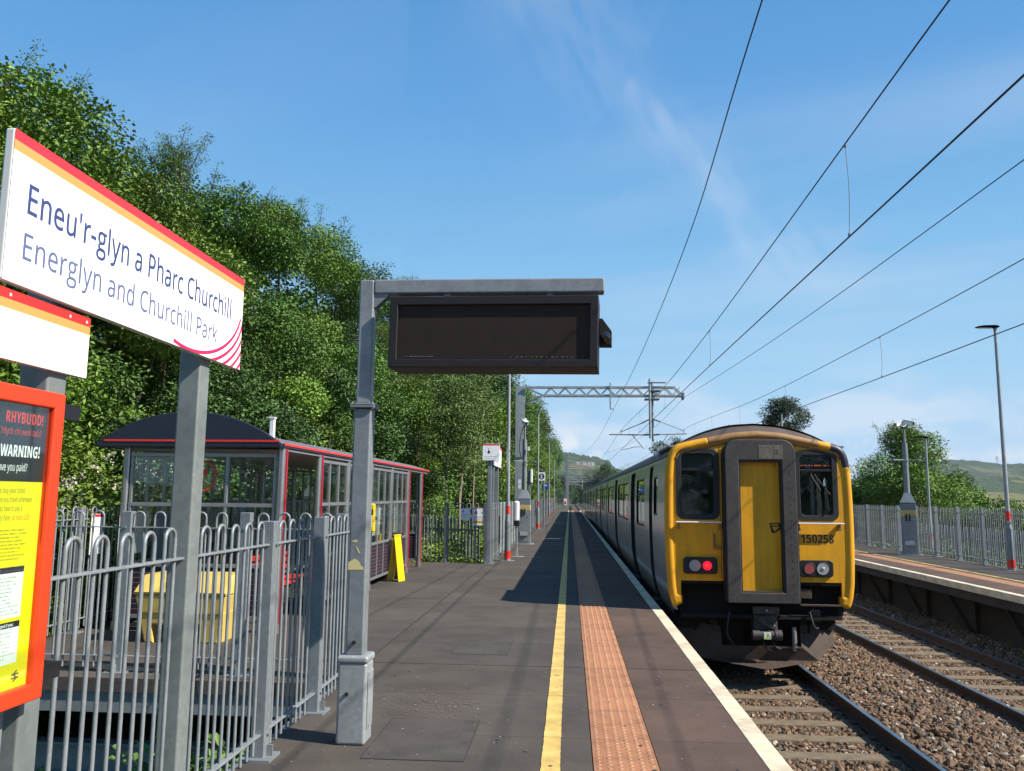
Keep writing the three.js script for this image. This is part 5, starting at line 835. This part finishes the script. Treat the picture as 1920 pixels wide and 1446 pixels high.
const PAL = { ash: [.118, .215, .022], oak: [.082, .170, .025], dark: [.058, .125, .025], birch: [.105, .170, .035], lime: [.145, .240, .024], pine: [.040, .064, .026], blue: [.046, .086, .044] };
function foliage(owner, name, spots, geo, tone, f, vary = .2) { // spots: [x, y, z, scale]
  const b = worldBase(owner), im = shade(new THREE.InstancedMesh(geo, leafMat, spots.length)), mm = new THREE.Matrix4(), q = new THREE.Quaternion(), e = new THREE.Euler(), c = new THREE.Color();
  spots.forEach(([x, y, z, s, tint = 1], i) => { e.set(rr(-.6, .6, f), f() * 6.283, rr(-.6, .6, f)); mm.compose(V(x - b.x, y - b.y, z - b.z), q.setFromEuler(e), V(s, s, s)); im.setMatrixAt(i, mm); const v = tint * (1 + vary * (f() * 2 - 1)), w = f() * .35 * vary; im.setColorAt(i, c.setRGB(tone[0] * v * (1 + w), tone[1] * v, tone[2] * v)); });
  im.name = name; im.userData.kind = 'stuff'; owner.add(im); return im;
}
// crown: lobes gathered in an ellipsoid from yb to yt; leaves sit in the outer part of each lobe
function crownSpots(f, x, z, yb, yt, r, n, o = {}) {
  const { lobes = 26, lr = .37, shape = 1.0, wild = .06, s = [.7, 1.3], lean = 0 } = o, cy = (yb + yt) / 2, hh = (yt - yb) / 2, L = [];
  for (let i = 0; i < lobes; i++) { const u = f() * 2 - 1, a = f() * 6.283, w = Math.sqrt(Math.max(0, 1 - Math.abs(u) ** (1.6 + shape))) * r * rr(.5, .98, f), R0 = r * lr * rr(.7, 1.25, f); L.push([x + Math.cos(a) * w + lean * u, cy + u * (hh - R0 * .75), z + Math.sin(a) * w, R0, rr(.66, 1.3, f)]); }
  const out = []; let guard = 0;
  while (out.length < n && guard++ < n * 8) {
    const [lx, ly, lz, lr0, tint] = L[(f() * lobes) | 0]; let u = f() * 2 - 1; const a = f() * 6.283, w = Math.sqrt(1 - u * u), k = f() < wild ? rr(1.0, 1.35, f) : 1.06 - .42 * f() ** 1.7, bump = 1 + .22 * (vnoise(a * 2 + lx * 3, u * 3 + ly, 5) - .5);
    const p = [lx + Math.cos(a) * w * lr0 * k * bump, ly + u * lr0 * k * .9 * bump, lz + Math.sin(a) * w * lr0 * k * bump];
    let deep = false; for (const q of L) { const d = Math.hypot(p[0] - q[0], p[1] - q[1], p[2] - q[2]) / q[3]; if (d < .5) { deep = true; break; } }
    if (deep && f() < .8) continue; out.push([...p, rr(s[0], s[1], f), tint]);
  }
  return { out, L };
}
function trunkOf(owner, f, x, z, y0, yt, r, L, mat, limbs = 6) {
  const bx = rr(-.2, .2, f), bz = rr(-.2, .2, f), top = y0 + (yt - y0) * .8;
  const seg = (a, b, ra, rb) => rod(a, b, ra, 7, rb), mid = [x + bx * .6, mix(y0, top, .5), z + bz];
  part(owner, 'trunk', [seg([x, y0, z], mid, r, r * .65), seg(mid, [x + bx, top, z + bz * .5], r * .65, r * .2)], mat);
  for (let i = 0; i < limbs; i++) { const q = L[(f() * L.length) | 0], k = rr(.3, .75, f); part(owner, 'limb', seg([mix(x, x + bx, k), mix(y0, top, k), mix(z, z + bz, k)], [mix(x, q[0], .9), q[1], mix(z, q[2], .9)], r * .32, r * .08), mat); }
}
function tree(label, x, z, yb, yt, r, n, kind, o = {}) {
  const f = rngOf((Math.abs(x * 131 + z * 71 + yt * 7) | 0) + 11), y0 = o.y0 ?? -2.6, t = thing(o.name ?? 'tree', label, 'tree', [x, y0, z], o.group), { out, L } = crownSpots(f, x, z, yb, yt, r, n, o);
  const gs = SPRIG[o.sprig ?? 'broad']; const half = out.length >> 1;
  if (gs.length > 1) { foliage(t, 'crown', out.slice(0, half), gs[0], PAL[kind], f, o.vary); foliage(t, 'crown', out.slice(half), gs[1], PAL[kind], f, o.vary); } else foliage(t, 'crown', out, gs[0], PAL[kind], f, o.vary);
  if (o.twigs) { const tw = [], sp = []; for (let i = 0; i < o.twigs; i++) { const a = f() * 6.283, bx = x + Math.cos(a) * r * .5 * f(), bz = z + Math.sin(a) * r * .5 * f(), h = rr(.2, .75, f), ex = bx + rr(-.6, .6, f), ez = bz + rr(-.6, .6, f); tw.push(rod([bx, yt - 1.0, bz], [ex, yt - .35 + h, ez], .016, 4, .004)); for (let k = 0; k < 9; k++) { const q = rr(.35, 1, f); sp.push([mix(bx, ex, q) + rr(-.1, .1, f), mix(yt - 1, yt - .35 + h, q), mix(bz, ez, q) + rr(-.1, .1, f), rr(.35, .6, f)]); } } part(t, 'twigs', tw, MAT.bark, 'stuff'); foliage(t, 'twig_leaves', sp, gs[0], PAL[kind], f); }
  trunkOf(t, f, x, z, y0, yt, o.trunk ?? .17, L, o.bark ?? MAT.bark, o.limbs ?? 6); return t;
}
{ // the wood along the left of the platform, from beside the camera to the platform end
  const G = 'trees of the wood left of the platform', kinds = { ash: 'bright green leafy', oak: 'mid green leafy', dark: 'dark green dense', birch: 'feathery pale green', lime: 'fresh yellow-green' };
  const rows = [ // x, z, crown base, crown top, radius, sprigs, kind, extra, where
    [-10.6, -9.4, -1.5, 9.7, 3.0, 7560, 'lime', { twigs: 1 }, 'at the left picture edge above the name sign'],
    [-10.4, -13.6, -1.5, 9.5, 2.9, 8100, 'ash', { twigs: 2 }, 'rising behind the near end of the name sign'],
    [-10.2, -17.2, -1.6, 8.9, 2.3, 7020, 'lime', { twigs: 4 }, 'behind the middle of the name sign'],
    [-10.2, -19.8, -1.6, 10.4, 2.0, 3510, 'oak', { wild: .24, twigs: 40, s: [.6, .95] }, 'with thin bare twigs on top above the name sign'],
    [-10.3, -23.6, -1.6, 10.6, 2.5, 7020, 'oak', { twigs: 12 }, 'above the far end of the name sign'],
    [-10.2, -28.2, -1.6, 11.9, 2.7, 7020, 'ash', { twigs: 10 }, 'behind the near end of the shelter roof'],
    [-10.0, -33.0, -1.6, 12.6, 2.7, 6480, 'oak', { twigs: 10 }, 'left of the display pole'],
    [-9.6, -38.5, -1.6, 12.4, 2.5, 6210, 'birch', { sprig: 'fine', s: [1.1, 1.7] }, 'directly behind the display pole'],
    [-9.6, -46, -1.6, 13.8, 3.0, 6210, 'birch', { sprig: 'fine', s: [1.2, 1.9] }, 'behind the left half of the departure display'],
    [-9.0, -54, -1.6, 13.6, 3.2, 5670, 'oak', {}, 'below the left half of the departure display'],
    [-8.8, -62, -1.6, 14.4, 3.4, 3200, 'dark', { sprig: 'far' }, 'below the middle of the departure display'],
    [-8.2, -72, -1.6, 15.2, 3.5, 3200, 'dark', { sprig: 'far' }, 'left of the nearest platform lamp post'],
    [-7.8, -84, -1.6, 15.4, 3.4, 2800, 'oak', { sprig: 'far' }, 'behind the nearest platform lamp post'],
    [-7.4, -96, -1.6, 15.6, 3.2, 3510, 'ash', { sprig: 'far' }, 'behind the gantry mast'],
    [-6.9, -110, -1.6, 16.4, 3.2, 2400, 'ash', { sprig: 'far' }, 'right of the gantry mast'],
    [-6.8, -126, -1.6, 17.6, 3.4, 2200, 'birch', { sprig: 'far' }, 'beside the second lamp post'],
    [-6.8, -148, -1.6, 18.4, 3.6, 2000, 'oak', { sprig: 'far', s: [1, 1.6] }, 'just right of the second lamp post'],
    [-6.8, -175, -1.6, 18.8, 3.8, 2430, 'ash', { sprig: 'far', s: [1.1, 1.7] }, 'behind the third lamp post'],
    [-7.0, -210, -1.6, 19.0, 4.2, 1500, 'oak', { sprig: 'far', s: [1.2, 2] }, 'behind the farthest lamp post'],
    [-7.4, -255, -1.6, 19.4, 4.6, 1300, 'oak', { sprig: 'far', s: [1.3, 2.2] }, 'at the far end of the wood'],
  ];
  for (const [x, z, yb, yt, r, n, k, o, where] of rows) tree(`${kinds[k]} tree ${where}`, x, z, yb, yt, r, n, k, { group: G, ...o });
  // second rank, filling between the front trees
  [[-14.2, -11, 9.0, 3.2], [-14, -16, 9.6, 3.2], [-14.2, -22, 10.6, 3.4], [-14, -27.5, 11.6, 3.4], [-13.6, -34, 12.2, 3.4], [-13.2, -41, 13, 3.4], [-13, -49, 13.4, 3.6], [-12.6, -58, 14, 3.8], [-12.4, -68, 14.6, 4], [-12, -80, 15, 4]].forEach(([x, z, yt, r], i) => tree(`${ORD[i]} tree from the camera in the second rank of the wood, mostly hidden`, x, z, -2, yt, r, 2300, i % 2 ? 'dark' : 'oak', { sprig: 'far', group: 'second rank of trees', limbs: 2 }));
  // smaller understorey trees that close the wood down to the fence
  [[-8.6, -11.2, 3.4, 1.6, 'lime'], [-8.5, -15, 4.4, 1.9, 'oak'], [-8.6, -19, 5, 2.0, 'dark'], [-8.3, -23, 5.6, 2.1, 'ash'], [-8.2, -27.5, 6.0, 2.1, 'dark'], [-7.6, -32, 6.4, 2.1, 'oak'], [-7.0, -37, 6.8, 2.1, 'ash'], [-6.6, -43, 7.6, 2.2, 'oak'], [-6.0, -50, 8.6, 2.3, 'lime'], [-5.8, -58, 9.0, 2.4, 'oak'], [-5.6, -68, 9.4, 2.5, 'ash'], [-5.4, -80, 9.6, 2.6, 'oak'], [-5.2, -94, 9.8, 2.6, 'lime']].forEach(([x, z, yt, r, k], i) => tree(`${ORD[i]} low understorey tree from the camera, behind the railings at the wood's edge`, x, z, -2.2, yt, r, z > -40 ? 3600 : 1700, k, { sprig: z > -40 ? 'broad' : 'far', group: 'understorey of the wood', trunk: .09, limbs: 3, s: z > -40 ? [.8, 1.3] : [.6, 1] }));
  // pale slim trunks showing at the edge of the wood
  [[-4.6, -31.5, 4.8], [-4.3, -32.2, 4.6], [-3.9, -33.5, 5.2], [-4.0, -30.5, 3.6]].forEach(([x, z, h], i) => { const f = rngOf(700 + i), t = thing('young_birch', ['pale slim birch trunk beyond the deck-end railing, leftmost', 'pale slim birch trunk beyond the deck-end railing, second from left', 'tallest pale birch trunk near the pictogram sign', 'shortest pale birch stem beyond the deck-end railing'][i], 'tree', [x, -2.2, z], 'slim birches at the edge of the wood'); part(t, 'trunk', tube([[x, -2.2, z], [x + rr(-.1, .1, f), 0, z], [x + rr(-.2, .2, f), h * .6, z], [x + rr(0, .4, f), h, z]], .035, 14, 6), MAT.birch); const sp = []; for (let k = 0; k < 320; k++) { const u = f(); sp.push([x + rr(-.8, .8, f), h - 1.2 + 2.6 * u, z + rr(-.8, .8, f), rr(.7, 1.1, f)]); } foliage(t, 'crown', sp, SPRIG.broad[0], PAL.birch, f); });
}
{ // brambles and weeds: nobody could count them
  const f = rngOf(404);
  const mass = (label, name, areas, tone, geo, vary) => { const g = struct(name, label); g.userData.kind = 'stuff'; const sp = []; for (const [x0, x1, z0, z1, y0, y1, n, s0 = .8, s1 = 1.3] of areas) for (let i = 0; i < n; i++) { const x = rr(x0, x1, f), z = rr(z1, z0, f), top = mix(y0, y1, .35 + .65 * fbm(x * .9, z * .9, 88, 3)); sp.push([x, mix(y0, top, f() ** .6), z, rr(s0, s1, f)]); } foliage(g, 'leaves', sp, geo, tone, f, vary); return g; };
  mass('bramble thicket behind the railings at the far left', 'brambles', [[-8.0, -6.1, -7.5, -13, -2.4, 2.5, 7000], [-8.0, -6.1, -13, -21, -2.4, 1.8, 3600], [-5.8, -2.2, -21.8, -24.4, -2.2, .75, 4200], [-5.4, -2.4, -24.4, -31, -2.0, 1.0, 3000], [-3.6, -2.25, -31, -60, -1.6, .5, 1200, 1.2, 2]], PAL.lime, SPRIG.bramble[0], .45);
  mass('shrub leaves under the deck seen through the near railing', 'undergrowth', [[-4.6, -2.6, -5.2, -7.2, -2.2, -.5, 420], [-3.4, -2.4, -6.2, -7.3, -2.0, -.1, 260], [-6, -2.2, -1.5, -5, -2.4, -1.5, 900]], PAL.oak, SPRIG.bramble[0], .4);
  mass('rank grass along the foot of the railings', 'grass', [[-5.7, -2.2, -21.5, -23.5, -.9, -.1, 900], [11.1, 12.2, -15, -50, -1.6, -.5, 1500], [-9, -6, -7, -21, -2.6, -2.0, 900], [8.0, 8.5, -12, -40, -1.25, -1.0, 120, .4, .8]], PAL.ash, SPRIG.grass[0], .4);
  mass('hedge plants behind the far platform railing', 'hedge', [[11.4, 13.6, -19, -24, -1.8, .7, 1500], [11.6, 15, -24, -50, -1.8, .8, 3800], [13, 18, -15, -24, -2, .9, 1800]], PAL.oak, SPRIG.broad[0], .4);
  // pale blossom on the brambles
  const n = 330, fl = shade(new THREE.InstancedMesh(sprigGeo(77, 9, .030, .016, .085), flowerMat, n)), mm = new THREE.Matrix4(), q = new THREE.Quaternion(), e = new THREE.Euler(), c = new THREE.Color();
  for (let i = 0; i < n; i++) { const k = f(), x = k < .8 ? rr(-7.2, -6.0, f) : rr(-6.6, -6.1, f), z = k < .8 ? rr(-13.5, -8.0, f) : rr(-19, -13, f); e.set(f() * 6, f() * 6, f() * 6); mm.compose(V(x, mix(.6, 2.2, f()) * (1 - .3 * (x + 7.2)) + .45, z), q.setFromEuler(e), V(1, 1, 1)); fl.setMatrixAt(i, mm); const v = rr(.75, 1.1, f); fl.setColorAt(i, c.setRGB(.58 * v, .52 * v, .42 * v)); }
  fl.name = 'bramble_blossom'; scene.add(fl); tag(fl, 'pale pink blossom on the bramble thicket', 0, 0, 'stuff');
}
// right of the line
tree('loose green tree behind the camera pillar on the far platform', 13.3, -34, -1, 4.5, 1.6, 2300, 'ash', { y0: -3, wild: .28, twigs: 16, lobes: 16, lr: .46, s: [.7, 1.1] });
tree('broad dark bush-like tree left of the far camera pillar', 12.7, -36, -1.5, 2.75, 1.5, 2600, 'oak', { y0: -3, wild: .14, twigs: 8, trunk: .1 });
tree('bright green bush-like tree right of the far camera pillar', 16.0, -36, -1.5, 2.8, 1.35, 2600, 'ash', { y0: -3, wild: .10, twigs: 5, trunk: .1 });
tree('lower green bush behind the far railing further right', 17.4, -35, -1.8, 1.7, 1.2, 2000, 'lime', { y0: -3, wild: .1, trunk: .1 });
tree('bush behind the far railing just right of the train', 13.2, -42, -1.8, 2.1, 1.4, 1800, 'dark', { y0: -3, trunk: .1 });
tree('tall pine with broken crown rising above the train roof', 23, -90, 7.6, 12.4, 2.3, 900, 'pine', { y0: -4, sprig: 'far', lobes: 15, lr: .36, s: [.7, 1.2], wild: .05, trunk: .3, name: 'pine_tree' });
tree('treetop just above the train roof beside the cantilever', 8.6, -72, 2, 6.9, 1.5, 900, 'pine', { y0: -3, sprig: 'far', s: [.5, .9], trunk: .12 });
tree('leafy treetop far behind the train roof ridge', 17.5, -86, 4, 9.4, 2.2, 900, 'oak', { y0: -4, sprig: 'far', trunk: .2 });
// trees closing the view down the line
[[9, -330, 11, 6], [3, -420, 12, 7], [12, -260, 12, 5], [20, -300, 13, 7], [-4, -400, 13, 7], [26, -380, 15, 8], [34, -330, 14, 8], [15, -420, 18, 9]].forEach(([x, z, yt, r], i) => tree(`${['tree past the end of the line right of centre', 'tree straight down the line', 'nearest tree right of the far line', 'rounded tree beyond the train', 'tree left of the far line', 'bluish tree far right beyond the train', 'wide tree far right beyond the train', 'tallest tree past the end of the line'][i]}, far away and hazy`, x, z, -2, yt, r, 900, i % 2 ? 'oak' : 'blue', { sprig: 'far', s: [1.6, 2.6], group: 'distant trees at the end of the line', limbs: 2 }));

// the wood goes on behind the camera, where the train's windscreens mirror it
[[-24, 46, 13, 6], [-13, 40, 12, 5.5], [-4, 52, 13, 6], [5, 56, 12, 6], [14, 50, 12, 6], [24, 46, 13, 6], [34, 40, 12, 6], [-9, 22, 11, 4]].forEach(([x, z, yt, r], i) => tree(`${ORD[i]} tree behind the camera, closing the line the other way`, x, z, -2, yt, r, 1100, i % 2 ? 'oak' : 'dark', { sprig: 'far', s: [1.6, 2.6], group: 'trees behind the camera', limbs: 2 }));

// ---------- hills ----------
function hill(name, label, pts, depth, base, seed, mat, rough) { // pts: ridge as [azimuth deg, elevation deg]; at a distance
  const rows = [], n = 220, m = 46, D = depth;
  for (let j = 0; j <= m; j++) { const r = []; for (let i = 0; i <= n; i++) {
    const az = mix(pts[0][0], pts.at(-1)[0], i / n); let k = 1; while (k < pts.length - 1 && pts[k][0] < az) k++; const t = clamp((az - pts[k - 1][0]) / (pts[k][0] - pts[k - 1][0])), el = mix(pts[k - 1][1], pts[k][1], t * t * (3 - 2 * t));
    const u = j / m, d = D * (1 - .62 * u), ridge = 1.65 + D * Math.tan(el * Math.PI / 180), x = Math.sin(az * Math.PI / 180) * d, z = -Math.cos(az * Math.PI / 180) * d;
    const y = mix(ridge, base, u ** .85) + (fbm(x * .012, z * .012, seed, 5) - .5) * rough * (1 - u * .3) + (j < 3 ? (vnoise(i * 1.7, j, seed) - .5) * rough * .35 : 0);
    r.push([x, y, z]); } rows.push(r); }
  const back = rows[0].map(([x, y, z]) => [x * 1.25, base, z * 1.25]); rows.unshift(back);
  const g = grid(rows); return single(name, g, mat, label, 0, 0, 'structure');
}
const patch = (seed, woods, field, gold, cut = .5) => tex(1024, (u, v) => { // woods, hedges and fields
  const cell = 9, wx = u * cell + .8 * (fbm(u * 6, v * 6, seed + 5, 3, 6) - .5), wy = v * cell + .8 * (fbm(u * 6 + 3, v * 6, seed + 6, 3, 6) - .5), a = h2(wrap(Math.floor(wx), cell), wrap(Math.floor(wy), cell), seed), edge = Math.min(Math.abs(wx - Math.round(wx)), Math.abs(wy - Math.round(wy))), w = fbm(u * 5, v * 5, seed + 1, 4, 5), sp = fbm(u * 120, v * 120, seed + 2, 2, 120);
  let c = a > .66 ? gold : field; if (w > cut || edge < .045) c = woods.map((q) => q * q * (.40 + .75 * sp)); else c = c.map((q) => q * q * (.68 + .2 * sp)); return c; }, 900);
const hillNear = std(lin(1, 1, 1), 1, 0, { map: patch(5, [.19, .25, .16], [.22, .28, .17], [.33, .34, .21], .40) });
const hillWood = std(lin(1, 1, 1), 1, 0, { map: patch(9, [.19, .25, .16], [.22, .29, .16], [.34, .32, .21]) });
hill('hill', 'wooded hill with pale fields on the right horizon', [[9, .2], [13, .55], [17, .95], [19, 1.25], [21, 1.85], [22.5, 2.3], [23.8, 2.62], [25, 2.55], [26.2, 2.25], [27.5, 2.1], [29, 2.2], [32, 2.3], [40, 1.7], [60, 1.4]], 2600, -60, 51, hillNear, 24);
hill('hill', 'grassy lower shoulder of the right-hand hill', [[18, -.5], [21, .2], [23, 1.05], [24.5, 1.45], [26.5, 1.38], [28.5, 1.2], [31, 1.3], [40, .9], [60, .6]], 1500, -60, 57, std(lin(1, 1, 1), 1, 0, { map: patch(21, [.21, .27, .16], [.40, .39, .22], [.45, .39, .24]) }), 9);
hill('hill', 'wooded hillside with scattered houses far down the line', [[-14, 2.4], [-6, 3.0], [-2.5, 3.35], [-.8, 3.2], [.2, 2.95], [1.0, 2.85], [1.8, 2.72], [2.6, 2.35], [3.3, 1.85], [4.6, 1.25], [7, .9], [12, .5]], 1700, -25, 63, hillWood, 16);
{ // a few houses on that hillside
  const f = rngOf(818), wallM = [std(lin(.62, .60, .56), .9), std(lin(.34, .27, .22), .9), std(lin(.5, .45, .38), .9)], roofM = std(lin(.16, .13, .12), .9);
  const spots = [[.55, 2.42], [.75, 2.50], [1.0, 2.46], [1.15, 2.36], [1.25, 2.54], [1.35, 2.44], [1.6, 2.40], [1.8, 2.31], [1.95, 2.20]];
  spots.forEach(([az, el], i) => { const d = 1480, x = Math.sin(R(az)) * d, z = -Math.cos(R(az)) * d, y = 1.65 + d * Math.tan(R(el)) - 2.5, w = rr(3.5, 5.5, f), t = thing('house', `${ORD[i]} tiny house counted from the left on the far wooded hillside`, 'house', [x, y, z], 'houses on the far hillside'); part(t, 'wall', box2(x - w / 2, x + w / 2, y - 8, y + 2.6, z - 3, z + 3), wallM[i % 3]); part(t, 'roof', extr(poly([[-w / 2 - .3, 2.601], [w / 2 + .3, 2.601], [w / 2 - .8, 4.2], [-w / 2 + .8, 4.2]]), -3.3, 6.6).translate(x, y, z), roofM); });
}
{ // electricity pylon on the ridge
  const az = R(26.35), d = 2560, x = Math.sin(az) * d, z = -Math.cos(az) * d, y = 1.65 + d * Math.tan(R(2.1)); const t = thing('pylon', 'tiny lattice pylon on the ridge of the right-hand hill', 'pylon', [x, y, z]);
  part(t, 'tower', [bar([x - 4, y - 6, z], [x - .6, y + 26, z], .7, .7), bar([x + 4, y - 6, z], [x + .6, y + 26, z], .7, .7)], MAT.galvDull); part(t, 'arms', [16, 21].map((h) => box2(x - 5, x + 5, y + h, y + h + .6, z - .3, z + .3)), MAT.galvDull);
}

scene.fog = new THREE.FogExp2(new THREE.Color(.72, .84, 1), .00006);
scene.traverse((o) => { if (o.isMesh) o.castShadow = o.receiveShadow = true; });
renderer.render(scene, camera);
